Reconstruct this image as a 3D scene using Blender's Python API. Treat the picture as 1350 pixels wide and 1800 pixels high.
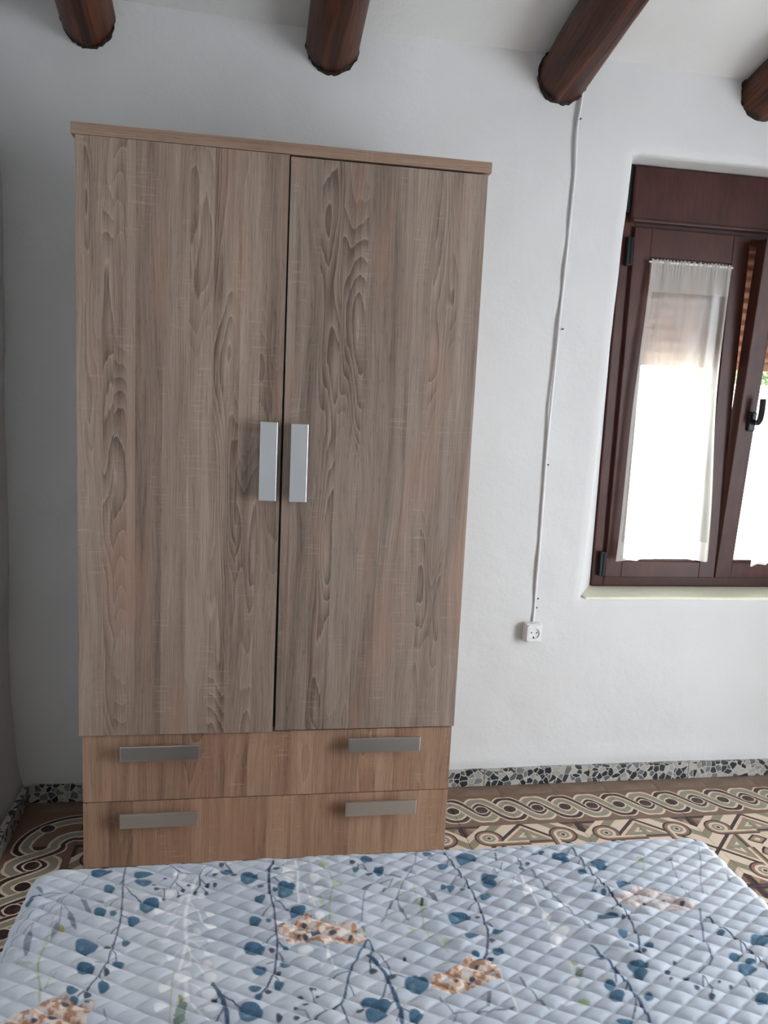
import bpy, bmesh, math, random
import numpy as np
from mathutils import Matrix, Vector

# ------------------------------------------------------------------ camera, world, lights
scene = bpy.context.scene
COL = scene.collection
for o in list(bpy.data.objects):
    bpy.data.objects.remove(o, do_unlink=True)

CAM_POS = Vector((0.3764, -2.681, 1.4003))
YAW, PITCH, ROLL = 0.1748, -0.1487, 0.0472
F_PX = 1435.2
fwd = Vector((math.sin(YAW) * math.cos(PITCH), math.cos(YAW) * math.cos(PITCH), math.sin(PITCH)))
right = Vector((math.cos(YAW), -math.sin(YAW), 0))
up = right.cross(fwd)
r2 = math.cos(ROLL) * right + math.sin(ROLL) * up
u2 = -math.sin(ROLL) * right + math.cos(ROLL) * up
cam_data = bpy.data.cameras.new('camera')
cam_data.sensor_fit = 'HORIZONTAL'
cam_data.sensor_width = 36.0
cam_data.lens = 36.0 * F_PX / 1350.0
cam_data.clip_start = 0.02
cam = bpy.data.objects.new('camera', cam_data)
COL.objects.link(cam)
cam.matrix_world = Matrix(((r2.x, u2.x, -fwd.x, CAM_POS.x), (r2.y, u2.y, -fwd.y, CAM_POS.y),
                           (r2.z, u2.z, -fwd.z, CAM_POS.z), (0, 0, 0, 1)))
scene.camera = cam

scene.view_settings.view_transform = 'Standard'
scene.view_settings.look = 'None'
scene.view_settings.gamma = 1.0
scene.view_settings.use_curve_mapping = False
scene.view_settings.exposure = -0.25

world = bpy.data.worlds.new('sky')
scene.world = world
world.use_nodes = True
wn = world.node_tree.nodes
bgn = wn['Background']
bgn.inputs['Color'].default_value = (0.86, 0.93, 1.0, 1)
bgn.inputs['Strength'].default_value = 12.0

sun_d = bpy.data.lights.new('sun', 'SUN')
sun_d.energy = 32.0
sun_d.angle = 0.01
sun_d.color = (1.0, 0.95, 0.87)
sun = bpy.data.objects.new('sun', sun_d)
COL.objects.link(sun)
sun.rotation_euler = (math.radians(38), 0, math.radians(-14))   # from behind the house, over its roof

def area(name, loc, target, sx, sy, power, color):
    d = bpy.data.lights.new(name, 'AREA')
    d.shape = 'RECTANGLE'
    d.size, d.size_y = sx, sy
    d.energy = power
    d.color = color
    o = bpy.data.objects.new(name, d)
    COL.objects.link(o)
    o.location = loc
    o.rotation_euler = (Vector(target) - Vector(loc)).to_track_quat('-Z', 'Y').to_euler()
    return o

# area lamp for daylight from the right, through an unseen, assumed balcony door
area('assumed_door_daylight', (3.24, -1.95, 1.12), (1.2, -1.95, 0.12), 1.15, 2.0, 40.0, (0.95, 0.98, 1.0))

# ------------------------------------------------------------------ helpers
def thing(name, label, cat, loc=(0, 0, 0), rotz=0.0, group=None):
    o = bpy.data.objects.new(name, None)
    o.empty_display_size = 0.1
    COL.objects.link(o)
    o.location = loc
    o.rotation_euler = (0, 0, rotz)
    o['label'] = label
    o['category'] = cat
    if group:
        o['group'] = group
    return o

def tag(o, label, cat, group=None):
    o['label'] = label
    o['category'] = cat
    if group:
        o['group'] = group
    return o

def mesh_obj(name, me, mat, parent=None, smooth=False):
    if mat is not None and not me.materials:
        me.materials.append(mat)
    if smooth:
        me.polygons.foreach_set('use_smooth', [True] * len(me.polygons))
    o = bpy.data.objects.new(name, me)
    COL.objects.link(o)
    if parent is not None:
        o.parent = parent
    return o

def bm_obj(name, bm, mat, parent=None, smooth=False):
    me = bpy.data.meshes.new(name)
    bmesh.ops.recalc_face_normals(bm, faces=bm.faces)
    bm.to_mesh(me)
    bm.free()
    return mesh_obj(name, me, mat, parent, smooth)

def add_box(bm, x0, x1, y0, y1, z0, z1, bev=0.0, seg=2):
    t = bmesh.new()
    bmesh.ops.create_cube(t, size=1.0)
    for v in t.verts:
        v.co = Vector(((x0 + x1) / 2 + v.co.x * (x1 - x0), (y0 + y1) / 2 + v.co.y * (y1 - y0),
                       (z0 + z1) / 2 + v.co.z * (z1 - z0)))
    if bev > 0:
        bmesh.ops.bevel(t, geom=t.edges[:], offset=bev, segments=seg, profile=0.5, affect='EDGES')
    me = bpy.data.meshes.new('t')
    t.to_mesh(me)
    t.free()
    bm.from_mesh(me)
    bpy.data.meshes.remove(me)

def box_obj(name, b, mat, parent=None, bev=0.0015, seg=2):
    bm = bmesh.new()
    add_box(bm, *b, bev=bev, seg=seg)
    return bm_obj(name, bm, mat, parent)

def add_prism(bm, poly, axis_from, axis_to, plane='xz'):
    """poly: 2D points; extruded along the third axis"""
    def mk(p, a):
        return {'xz': (p[0], a, p[1]), 'yz': (a, p[0], p[1]), 'xy': (p[0], p[1], a)}[plane]
    A = [bm.verts.new(mk(p, axis_from)) for p in poly]
    B = [bm.verts.new(mk(p, axis_to)) for p in poly]
    n = len(poly)
    bm.faces.new(A)
    bm.faces.new(B[::-1])
    for i in range(n):
        bm.faces.new((A[i], B[i], B[(i + 1) % n], A[(i + 1) % n]))

def add_cyl(bm, c, r, depth, axis='y', seg=24, r2=None):
    r2 = r if r2 is None else r2
    A, B = [], []
    for i in range(seg):
        a = 2 * math.pi * i / seg
        p, q = math.cos(a), math.sin(a)
        if axis == 'y':
            A.append(bm.verts.new((c[0] + r * p, c[1], c[2] + r * q)))
            B.append(bm.verts.new((c[0] + r2 * p, c[1] + depth, c[2] + r2 * q)))
        elif axis == 'z':
            A.append(bm.verts.new((c[0] + r * p, c[1] + r * q, c[2])))
            B.append(bm.verts.new((c[0] + r2 * p, c[1] + r2 * q, c[2] + depth)))
        else:
            A.append(bm.verts.new((c[0], c[1] + r * p, c[2] + r * q)))
            B.append(bm.verts.new((c[0] + depth, c[1] + r2 * p, c[2] + r2 * q)))
    bm.faces.new(A)
    bm.faces.new(B[::-1])
    for i in range(seg):
        bm.faces.new((A[i], B[i], B[(i + 1) % seg], A[(i + 1) % seg]))

def add_tube(bm, pts, r, seg=10):
    pts = [Vector(p) for p in pts]
    rings = []
    for i, p in enumerate(pts):
        d = (pts[min(i + 1, len(pts) - 1)] - pts[max(i - 1, 0)]).normalized()
        a = d.orthogonal() if i == 0 else (prev - d * prev.dot(d))
        a.normalize()
        prev = a
        b = d.cross(a)
        rings.append([bm.verts.new(p + r * (math.cos(2 * math.pi * k / seg) * a + math.sin(2 * math.pi * k / seg) * b))
                      for k in range(seg)])
    for i in range(len(rings) - 1):
        for k in range(seg):
            bm.faces.new((rings[i][k], rings[i][(k + 1) % seg], rings[i + 1][(k + 1) % seg], rings[i + 1][k]))
    bm.faces.new(rings[0][::-1])
    bm.faces.new(rings[-1])

_rs = np.random.RandomState(7)
_TAB = _rs.rand(256, 256)
def vnoise(x, y, seed=0):
    """smooth 2-D value noise in 0..1"""
    x = np.asarray(x, float) + seed * 17.13
    y = np.asarray(y, float) + seed * 9.71
    xi, yi = np.floor(x).astype(int), np.floor(y).astype(int)
    fx, fy = x - xi, y - yi
    fx = fx * fx * (3 - 2 * fx)
    fy = fy * fy * (3 - 2 * fy)
    g = lambda a, b: _TAB[a % 256, b % 256]
    return (g(xi, yi) * (1 - fx) + g(xi + 1, yi) * fx) * (1 - fy) + (g(xi, yi + 1) * (1 - fx) + g(xi + 1, yi + 1) * fx) * fy

def fbm(x, y, seed=0, octv=3):
    s, a, t = 0.0, 1.0, 0.0
    for k in range(octv):
        s = s + a * vnoise(np.asarray(x) * 2 ** k, np.asarray(y) * 2 ** k, seed + k * 3)
        t += a
        a *= 0.5
    return s / t

def grid_mesh(name, V, skip=None):
    """V: (n, m, 3) array -> mesh; skip(i, j) drops faces"""
    n, m = V.shape[:2]
    idx = np.arange(n * m).reshape(n, m)
    q = np.stack([idx[:-1, :-1], idx[1:, :-1], idx[1:, 1:], idx[:-1, 1:]], -1)
    if skip is not None:
        q = q[~skip]
    q = q.reshape(-1, 4)
    me = bpy.data.meshes.new(name)
    me.vertices.add(n * m)
    me.vertices.foreach_set('co', V.reshape(-1).astype(np.float32))
    me.loops.add(len(q) * 4)
    me.loops.foreach_set('vertex_index', q.reshape(-1).astype(np.int32))
    me.polygons.add(len(q))
    me.polygons.foreach_set('loop_start', np.arange(0, len(q) * 4, 4, dtype=np.int32))
    me.update(calc_edges=True)
    me.validate()
    return me

# ------------------------------------------------------------------ node expressions
class X:
    def __init__(s, nt, v):
        s.nt, s.v = nt, v
    def m(s, op, *a):
        n = s.nt.nodes.new('ShaderNodeMath')
        n.operation = op
        for i, q in enumerate((s,) + a):
            q = q.v if isinstance(q, X) else q
            if isinstance(q, (int, float)):
                n.inputs[i].default_value = q
            else:
                s.nt.links.new(q, n.inputs[i])
        return X(s.nt, n.outputs[0])
    def __add__(s, o): return s.m('ADD', o)
    __radd__ = __add__
    def __sub__(s, o): return s.m('SUBTRACT', o)
    def __rsub__(s, o): return (s * -1.0) + o
    def __mul__(s, o): return s.m('MULTIPLY', o)
    __rmul__ = __mul__
    def __truediv__(s, o): return s.m('DIVIDE', o)
    def __lt__(s, o): return s.m('LESS_THAN', o)
    def __gt__(s, o): return s.m('GREATER_THAN', o)
    def abs(s): return s.m('ABSOLUTE')
    def sqrt(s): return s.m('SQRT')
    def sin(s): return s.m('SINE')
    def cos(s): return s.m('COSINE')
    def floor(s): return s.m('FLOOR')
    def mn(s, o): return s.m('MINIMUM', o)
    def mx(s, o): return s.m('MAXIMUM', o)
    def pow(s, o): return s.m('POWER', o)
    def clamp(s): return s.m('MINIMUM', 1.0).m('MAXIMUM', 0.0)
    def ramp(s, a, b): return ((s - a) * (1.0 / (b - a))).clamp()
    def within(s, a, b): return (s > a) * (s < b)

class Mat:
    def __init__(s, name, rough=0.6, metallic=0.0, spec=0.5):
        s.mat = bpy.data.materials.new(name)
        s.mat.use_nodes = True
        s.nt = s.mat.node_tree
        s.bsdf = s.nt.nodes['Principled BSDF']
        s.bsdf.inputs['Roughness'].default_value = rough
        s.bsdf.inputs['Metallic'].default_value = metallic
        s.bsdf.inputs['Specular IOR Level'].default_value = spec
        s.tc = s.nt.nodes.new('ShaderNodeTexCoord')
    def coords(s, kind='Object'):
        sp = s.nt.nodes.new('ShaderNodeSeparateXYZ')
        s.nt.links.new(s.tc.outputs[kind], sp.inputs[0])
        return [X(s.nt, sp.outputs[i]) for i in range(3)]
    def vec(s, x, y, z=0.0):
        n = s.nt.nodes.new('ShaderNodeCombineXYZ')
        for i, q in enumerate((x, y, z)):
            if isinstance(q, X): s.nt.links.new(q.v, n.inputs[i])
            else: n.inputs[i].default_value = q
        return n.outputs[0]
    def noise(s, vec=None, scale=1.0, detail=2.0, rough=0.5, dist=0.0):
        n = s.nt.nodes.new('ShaderNodeTexNoise')
        n.inputs['Scale'].default_value = scale
        n.inputs['Detail'].default_value = detail
        n.inputs['Roughness'].default_value = rough
        n.inputs['Distortion'].default_value = dist
        s.nt.links.new(vec if vec is not None else s.tc.outputs['Object'], n.inputs['Vector'])
        return X(s.nt, n.outputs['Fac'])
    def white(s, v):
        n = s.nt.nodes.new('ShaderNodeTexWhiteNoise')
        n.noise_dimensions = '1D'
        s.nt.links.new(v.v, n.inputs['W'])
        return X(s.nt, n.outputs['Value'])
    def rgb(s, c):
        n = s.nt.nodes.new('ShaderNodeRGB')
        n.outputs[0].default_value = (*c, 1)
        return n.outputs[0]
    def mix(s, a, b, f, mode='MIX'):
        n = s.nt.nodes.new('ShaderNodeMix')
        n.data_type = 'RGBA'
        n.blend_type = mode
        for k, q in ((6, a), (7, b)):
            if isinstance(q, tuple): n.inputs[k].default_value = (*q, 1)
            else: s.nt.links.new(q, n.inputs[k])
        if isinstance(f, X): s.nt.links.new(f.v, n.inputs[0])
        else: n.inputs[0].default_value = f
        return n.outputs[2]
    def color_ramp(s, f, stops):
        n = s.nt.nodes.new('ShaderNodeValToRGB')
        e = n.color_ramp.elements
        while len(e) < len(stops): e.new(0.5)
        for i, (p, c) in enumerate(stops):
            e[i].position = p
            e[i].color = (*c, 1)
        s.nt.links.new(f.v, n.inputs[0])
        return n.outputs[0]
    def base(s, c):
        if isinstance(c, tuple): s.bsdf.inputs['Base Color'].default_value = (*c, 1)
        else: s.nt.links.new(c, s.bsdf.inputs['Base Color'])
    def rough(s, f): s.nt.links.new(f.v, s.bsdf.inputs['Roughness'])
    def bump(s, h, strength=0.3, dist=0.01):
        n = s.nt.nodes.new('ShaderNodeBump')
        n.inputs['Strength'].default_value = strength
        n.inputs['Distance'].default_value = dist
        s.nt.links.new(h.v, n.inputs['Height'])
        s.nt.links.new(n.outputs[0], s.bsdf.inputs['Normal'])

def flat(name, c, rough=0.5, metallic=0.0, spec=0.5):
    m = Mat(name, rough, metallic, spec)
    n = m.noise(scale=60, detail=3)
    m.base(m.mix(tuple(q * 0.92 for q in c), tuple(min(1, q * 1.06) for q in c), n))
    return m.mat

def plaster(name, c, coarse=1.0):
    m = Mat(name, 0.92, spec=0.2)
    a = m.noise(scale=4.0, detail=3)
    m.base(m.mix(tuple(q * 0.965 for q in c), c, a.ramp(0.3, 0.7)))
    h = m.noise(scale=9, detail=4, rough=0.55) * 0.7 + m.noise(scale=85, detail=3) * 0.09
    m.bump(h, 0.32 * coarse, 0.02)
    return m.mat

M_PLASTER = plaster('whitewashed_plaster', (0.715, 0.715, 0.715))
M_CEIL = plaster('ceiling_plaster', (0.73, 0.725, 0.71))
M_EXT = plaster('exterior_render', (0.80, 0.78, 0.74))
M_SILL = flat('cream_sill_paint', (0.84, 0.82, 0.66), 0.5)
M_WHITE = flat('white_plastic', (0.80, 0.80, 0.80), 0.35)
M_CABLE = flat('painted_cable', (0.76, 0.76, 0.77), 0.5)
M_DARK = flat('dark_hole', (0.012, 0.012, 0.012), 0.8)
M_BLACKMETAL = flat('dark_bronze_metal', (0.02, 0.022, 0.025), 0.35, 0.6)
M_GROUT = flat('floor_bed_mortar', (0.13, 0.10, 0.08), 0.9)

def aluminium():
    m = Mat('brushed_aluminium', 0.30, 0.97)
    x, y, z = m.coords()
    n = m.noise(m.vec(x * 40.0, y * 40.0, z * 40.0), 20, 2)
    m.base(m.mix((0.66, 0.68, 0.70), (0.74, 0.76, 0.78), n))
    return m.mat
M_ALU = aluminium()

def beam_wood():
    m = Mat('varnished_log', 0.42, spec=0.25)
    x, y, z = m.coords()                       # log runs along local y
    ang = m.vec(x * 14.0, y * 1.1, z * 14.0)
    a = m.noise(ang, 1.0, 4, 0.6, 0.6)
    fine = m.noise(m.vec(x * 130.0, y * 5.0, z * 130.0), 1.0, 3, 0.6)
    knot = m.noise(m.vec(x * 9.0, y * 7.0, z * 9.0), 1.0, 1)
    v = (a * 0.75 + fine * 0.35 - 0.05)
    c = m.color_ramp(v, [(0.30, (0.012, 0.004, 0.003)), (0.46, (0.045, 0.013, 0.007)),
                         (0.60, (0.115, 0.033, 0.013)), (0.80, (0.26, 0.095, 0.038))])
    c = m.mix(c, (0.012, 0.005, 0.004), knot.ramp(0.61, 0.70))
    crack = m.noise(m.vec(x * 42.0, y * 0.9, z * 42.0), 1.0, 2, 0.5, 0.3)
    c = m.mix(c, (0.008, 0.004, 0.003), ((crack - 0.5).abs().ramp(0.0, 0.010) * -1.0 + 1.0) * 0.8)
    m.base(c)
    m.bump(a * 0.8 + fine * 0.3 + knot * 0.4, 0.7, 0.012)
    m.rough(fine.ramp(0.2, 0.9) * 0.25 + 0.30)
    return m.mat
M_BEAM = beam_wood()
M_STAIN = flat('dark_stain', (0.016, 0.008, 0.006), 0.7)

def oak(name, ox=0.0, oz=0.0, warm=0.0, horizontal=False, gain=1.0, figured=()):
    """sonoma-oak laminate: glued strips, cathedral figure, pores and pale saw marks"""
    m = Mat(name, 0.48, spec=0.35)
    x, y, z = m.coords()
    if horizontal:
        x, z = z + y, x
    xx = x + ox
    zz = z + oz
    wob = m.noise(m.vec(xx * 0.0 + 3.0, zz * 0.0, xx * 11.0), 1.0, 1)
    sid = ((xx + wob * 0.05) * 16.0).floor()
    r1 = m.white(sid + 0.5)
    r2 = m.white(sid + 71.5)
    r3 = m.white(sid + 139.5)
    zo = zz + r2 * 37.0
    bend = m.noise(m.vec(xx * 5.0, zo * 1.7, r1 * 9.0), 1.0, 2)
    xb = xx + bend * 0.05
    soft = m.noise(m.vec(xb * 26.0, zo * 1.0, 0.0), 1.0, 3, 0.55)
    fibre0 = m.noise(m.vec(xx * 160.0, zz * 9.0, 3.3), 1.0, 2)
    fig = m.noise(m.vec(xx * 8.0 + r1 * 20.0, zo * 1.25, r2 * 5.0), 1.0, 2, 0.40)
    rg = fig * 26.0 + fibre0 * 0.35
    rt = rg - rg.floor()
    rings = (1.0 - rt).pow(1.6) * rt.ramp(0.0, 0.06) - (rt.ramp(0.90, 0.97) * (1.0 - rt.ramp(0.97, 1.0))) * 0.5
    rmask = r3.ramp(0.60, 0.80) * fig.ramp(0.45, 0.62)
    for f0, f1 in figured:
        inb = x.within(f0, f1)
        rmask = rmask.mx(inb * (fig.ramp(0.30, 0.5) * 0.6 + 0.4))
    fibre = m.noise(m.vec(xb * 330.0, zz * 7.0, 1.7), 1.0, 3, 0.6)
    pores = m.noise(m.vec(xb * 420.0, zz * 30.0, 5.1), 1.0, 2, 0.5).ramp(0.60, 0.70)
    saw = m.noise(m.vec(xx * 10.0, zz * 150.0, 9.0), 1.0, 2, 0.6).ramp(0.56, 0.66)
    patch = m.noise(m.vec(xx * 15.0, zz * 4.5, 2.3), 1.0, 2).ramp(0.52, 0.66)
    v = (r1 - 0.5) * 0.26 + (soft - 0.5) * 0.95 + (fibre - 0.5) * 0.75 + 0.52 - rmask * rings * 0.40 - rmask * 0.02
    v = v - pores * 0.17 + saw * patch * 0.20
    g = gain
    dark = ((0.118 + 0.05 * warm) * g, 0.080 * g, (0.060 - 0.012 * warm) * g)
    mid = ((0.262 + 0.10 * warm) * g, 0.192 * g, (0.150 - 0.040 * warm) * g)
    light = ((0.400 + 0.12 * warm) * g, 0.308 * g, (0.248 - 0.06 * warm) * g)
    c = m.color_ramp(v, [(0.12, dark), (0.50, mid), (0.90, light)])
    pink = m.noise(m.vec(xx * 12.0, zz * 2.0, 6.6), 1.0, 2).ramp(0.55, 0.75)
    c = m.mix(c, m.mix(c, (0.40 * g, 0.20 * g, 0.135 * g), 0.35), pink)
    m.base(c)
    m.bump(fibre * 0.5 + saw * patch * 0.4 - pores * 0.6, 0.12, 0.002)
    return m.mat

def mahogany():
    m = Mat('mahogany_window_lacquer', 0.38, spec=0.3)
    x, y, z = m.coords()
    a = m.noise(m.vec(x * 9.0, y * 9.0, z * 9.0), 1.0, 3)
    f = m.noise(m.vec(x * 120.0, y * 120.0, z * 14.0), 1.0, 2)
    m.base(m.color_ramp(a * 0.6 + f * 0.4, [(0.3, (0.040, 0.013, 0.012)), (0.7, (0.085, 0.029, 0.022))]))
    return m.mat
M_MAHOG = mahogany()

def slat_mat():
    m = Mat('shutter_slat_brown', 0.5)
    a = m.noise(scale=25, detail=2)
    m.base(m.mix((0.54, 0.23, 0.13), (0.64, 0.29, 0.165), a))
    return m.mat
M_SLAT = slat_mat()

def terrazzo():
    m = Mat('terrazzo', 0.35)
    x, y, z = m.coords()
    def vor(feature, sc, w):
        n = m.nt.nodes.new('ShaderNodeTexVoronoi')
        n.feature = feature
        n.inputs['Scale'].default_value = sc
        warp = m.noise(m.vec(x, y, z), 60, 2)
        m.nt.links.new(m.vec(x + warp * 0.012, y + warp * 0.008, z + warp * 0.012 + w), n.inputs['Vector'])
        return n
    e1 = X(m.nt, vor('DISTANCE_TO_EDGE', 44, 0.0).outputs['Distance'])
    c1 = m.nt.nodes.new('ShaderNodeSeparateColor')
    m.nt.links.new(vor('F1', 44, 0.0).outputs['Color'], c1.inputs[0])
    k = X(m.nt, c1.outputs[0])
    chip = m.color_ramp(k, [(0.0, (0.010, 0.014, 0.018)), (0.40, (0.026, 0.040, 0.046)), (0.44, (0.09, 0.10, 0.11)),
                            (0.66, (0.20, 0.20, 0.205)), (0.70, (0.34, 0.33, 0.30)), (1.0, (0.46, 0.44, 0.40))])
    grain = m.noise(scale=220, detail=2)
    matrix = m.mix((0.44, 0.42, 0.38), (0.60, 0.58, 0.53), grain)
    m.base(m.mix(matrix, chip, (e1 > 0.060)))
    return m.mat
M_TERR = terrazzo()

CREAM, GREEN, BROWN, PLUM, TAN, OLIVE = ((0.76, 0.61, 0.47), (0.31, 0.29, 0.215), (0.205, 0.120, 0.078),
                                         (0.038, 0.015, 0.017), (0.37, 0.24, 0.165), (0.27, 0.235, 0.155))
def worn(m, c):
    n = m.noise(scale=22, detail=4)
    c = m.mix(c, m.mix(c, (0.20, 0.14, 0.10), 0.45), n.ramp(0.52, 0.78))
    m.base(c)
    m.bump(m.noise(scale=120, detail=2), 0.08, 0.002)
    return m.mat

def strand(m, t, sgn):
    """colour across one braid strand, t = signed offset / half width"""
    t = t * sgn
    c = m.rgb(CREAM)
    c = m.mix(c, PLUM, t.within(0.34, 0.82))
    c = m.mix(c, GREEN, t.within(-0.72, 0.06))
    return c

def braid_col(m, u, v):
    """u in tile widths (dots at 0 and 0.5), v measured from the tile's centre line"""
    A, H = 0.255, 0.138
    ph = u * (2 * math.pi)
    k = ph.cos() * A
    sl = ph.sin() * (A * 2 * math.pi)
    inv = (sl * sl + 1.0).sqrt()
    t1 = (v - k) / (inv * H)
    t2 = (v + k) / (inv * H)
    m1 = t1.abs() < 1.0
    m2 = t2.abs() < 1.0
    fr = u - u.floor()
    over1 = fr < 0.5
    c = m.rgb(BROWN)
    s1 = strand(m, t1, 1.0)
    s2 = strand(m, t2, -1.0)
    under = m.mix(m.mix(c, s1, m1), s2, m2)      # strand 2 on top
    over = m.mix(m.mix(c, s2, m2), s1, m1)       # strand 1 on top
    c = m.mix(under, over, over1)
    d = ((fr * 2.0 + 0.5) - (fr * 2.0 + 0.5).floor() - 0.5) * 0.5
    rr = (d * d + v * v).sqrt()
    c = m.mix(c, CREAM, rr < 0.128)
    return m.mix(c, PLUM, rr < 0.104)

def mat_border():
    m = Mat('braided_border_tile', 0.42)
    x, y, z = m.coords()
    return worn(m, braid_col(m, x * 5.0 + 0.5, y * 5.0))

def mat_corner():
    m = Mat('border_corner_tile', 0.42)
    x, y, z = m.coords()
    r = ((x * x + y * y).sqrt()) * 5.0
    c = m.rgb(BROWN)
    arc = (((x - 0.1) * (x - 0.1) + (y + 0.1) * (y + 0.1)).sqrt()) * 5.0   # about the inner corner
    t = (arc - 0.76) / 0.138
    c = m.mix(c, strand(m, t, 1.0), t.abs() < 1.0)
    t2 = (arc - 0.26) / 0.138
    c = m.mix(c, strand(m, t2, -1.0), t2.abs() < 1.0)
    c = m.mix(c, CREAM, r < 0.128)
    c = m.mix(c, PLUM, r < 0.104)
    return worn(m, c)

def mat_plain():
    m = Mat('plain_brown_tile', 0.5)
    n = m.noise(scale=14, detail=4)
    m.base(m.mix((0.17, 0.105, 0.072), (0.29, 0.205, 0.150), n.ramp(0.3, 0.75)))
    return m.mat

def mat_field():
    """field tile: bull's-eye with a tail, a dark diagonal bar, nested wedges; star corner (0,1), eye corner (1,0)"""
    m = Mat('patterned_field_tile', 0.42)
    x, y, z = m.coords()
    u, v = x * 5.0 + 0.5, y * 5.0 + 0.5
    w = v - u
    c = m.rgb(CREAM)
    # upper-left half
    c = m.mix(c, OLIVE, w.within(0.30, 0.50))
    star = w > 0.66
    c = m.mix(c, TAN, star)
    c = m.mix(c, PLUM, star * ((u + v) > 1.0) * (v > 0.93))
    c = m.mix(c, BROWN, star * ((u + v) < 1.0))
    c = m.mix(c, PLUM, star * ((u + v) < 1.0) * (u < 0.055))
    # lower-right half, nested wedges
    g = w * -1.0
    low = (g > 0.045)
    wed = m.rgb(CREAM)
    wed = m.mix(wed, TAN, g.within(0.11, 0.19))
    wed = m.mix(wed, OLIVE, g > 0.19)
    up_t = (v - 0.52).mn(1.0 - u * 1.0 + 0.12)
    lo_t = v.mn(0.50 - u)
    e = (up_t.mx(lo_t))
    core = (g > 0.19)
    wed = m.mix(wed, GREEN, core * (e > 0.04))
    wed = m.mix(wed, CREAM, core * (e > 0.085) * (g > 0.24))
    wed = m.mix(wed, GREEN, core * (e > 0.125) * (g > 0.29))
    c = m.mix(c, wed, low)
    # eye square by the lower-right corner
    sq = (u > 0.50) * (v < 0.39)
    c = m.mix(c, CREAM, sq)
    c = m.mix(c, PLUM, sq * (u < 0.535))
    c = m.mix(c, BROWN, sq * u.within(0.535, 0.575))
    q = (u - 0.82).abs() * 0.75 + (v - 0.215).abs() * 1.0 + ((u - 0.82) - (v - 0.215)).abs() * 0.15
    c = m.mix(c, PLUM, sq * (q < 0.165))
    c = m.mix(c, TAN, sq * (q < 0.120))
    c = m.mix(c, CREAM, sq * (q < 0.055))
    # diagonal bar
    c = m.mix(c, PLUM, w.abs() < 0.042)
    # bull's-eye and its tail
    du, dv = u - 0.365, v - 0.62
    r = (du * du + dv * dv).sqrt()
    tail = (du > 0.0) * (dv < -0.10)
    d = r * (1.0 - tail) + (dv * -1.0) * tail
    for lim, colr in ((0.232, PLUM), (0.200, (0.28, 0.15, 0.095)), (0.152, CREAM), (0.104, GREEN), (0.056, CREAM), (0.034, PLUM)):
        c = m.mix(c, colr, d < lim)
    return worn(m, c)

def glass():
    m = bpy.data.materials.new('window_glass')
    m.use_nodes = True
    nt = m.node_tree
    nt.nodes.clear()
    out = nt.nodes.new('ShaderNodeOutputMaterial')
    mix = nt.nodes.new('ShaderNodeMixShader')
    tr = nt.nodes.new('ShaderNodeBsdfTransparent')
    tr.inputs[0].default_value = (0.95, 0.97, 0.96, 1)
    gl = nt.nodes.new('ShaderNodeBsdfGlossy')
    gl.inputs['Roughness'].default_value = 0.02
    fr = nt.nodes.new('ShaderNodeFresnel')
    fr.inputs[0].default_value = 1.45
    nt.links.new(fr.outputs[0], mix.inputs[0])
    nt.links.new(tr.outputs[0], mix.inputs[1])
    nt.links.new(gl.outputs[0], mix.inputs[2])
    nt.links.new(mix.outputs[0], out.inputs[0])
    return m
M_GLASS = glass()

def sheer(name, opacity):
    m = bpy.data.materials.new(name)
    m.use_nodes = True
    nt = m.node_tree
    nt.nodes.clear()
    out = nt.nodes.new('ShaderNodeOutputMaterial')
    mix = nt.nodes.new('ShaderNodeMixShader')
    tr = nt.nodes.new('ShaderNodeBsdfTransparent')
    add = nt.nodes.new('ShaderNodeMixShader')
    add.inputs[0].default_value = 0.65
    df = nt.nodes.new('ShaderNodeBsdfDiffuse')
    tl = nt.nodes.new('ShaderNodeBsdfTranslucent')
    df.inputs[0].default_value = (0.93, 0.915, 0.885, 1)
    tl.inputs[0].default_value = (0.93, 0.915, 0.885, 1)
    nt.links.new(df.outputs[0], add.inputs[1])
    nt.links.new(tl.outputs[0], add.inputs[2])
    tc = nt.nodes.new('ShaderNodeTexCoord')
    ns = nt.nodes.new('ShaderNodeTexNoise')
    ns.inputs['Scale'].default_value = 9.0
    nt.links.new(tc.outputs['Object'], ns.inputs['Vector'])
    mr = nt.nodes.new('ShaderNodeMapRange')
    mr.inputs['To Min'].default_value = opacity - 0.08
    mr.inputs['To Max'].default_value = opacity + 0.08
    nt.links.new(ns.outputs['Fac'], mr.inputs['Value'])
    nt.links.new(mr.outputs[0], mix.inputs[0])
    nt.links.new(tr.outputs[0], mix.inputs[1])
    nt.links.new(add.outputs[0], mix.inputs[2])
    nt.links.new(mix.outputs[0], out.inputs[0])
    return m
M_SHEER = sheer('sheer_voile', 0.46)
M_HEM = sheer('sheer_voile_double', 0.66)

def quilt_mat():
    m = Mat('printed_quilt_cotton', 0.85, spec=0.2)
    a = m.nt.nodes.new('ShaderNodeAttribute')
    a.attribute_name = 'print'
    n = m.noise(scale=420, detail=2)
    m.base(m.mix(a.outputs['Color'], m.mix(a.outputs['Color'], (0.9, 0.9, 0.9), 0.08), n.ramp(0.35, 0.75)))
    m.bump(m.noise(scale=700, detail=1), 0.15, 0.001)
    m.bsdf.inputs['Sheen Weight'].default_value = 0.15
    return m.mat

# ------------------------------------------------------------------ the room shell
SLOPE = math.tan(math.radians(12.0))
CEIL_Z = 2.495
XL, XR, YN = -0.352, 3.2, -4.8
FR_Y = 0.15                                   # inner face of the window sashes

def structure(o):
    o['kind'] = 'structure'
    return o

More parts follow.
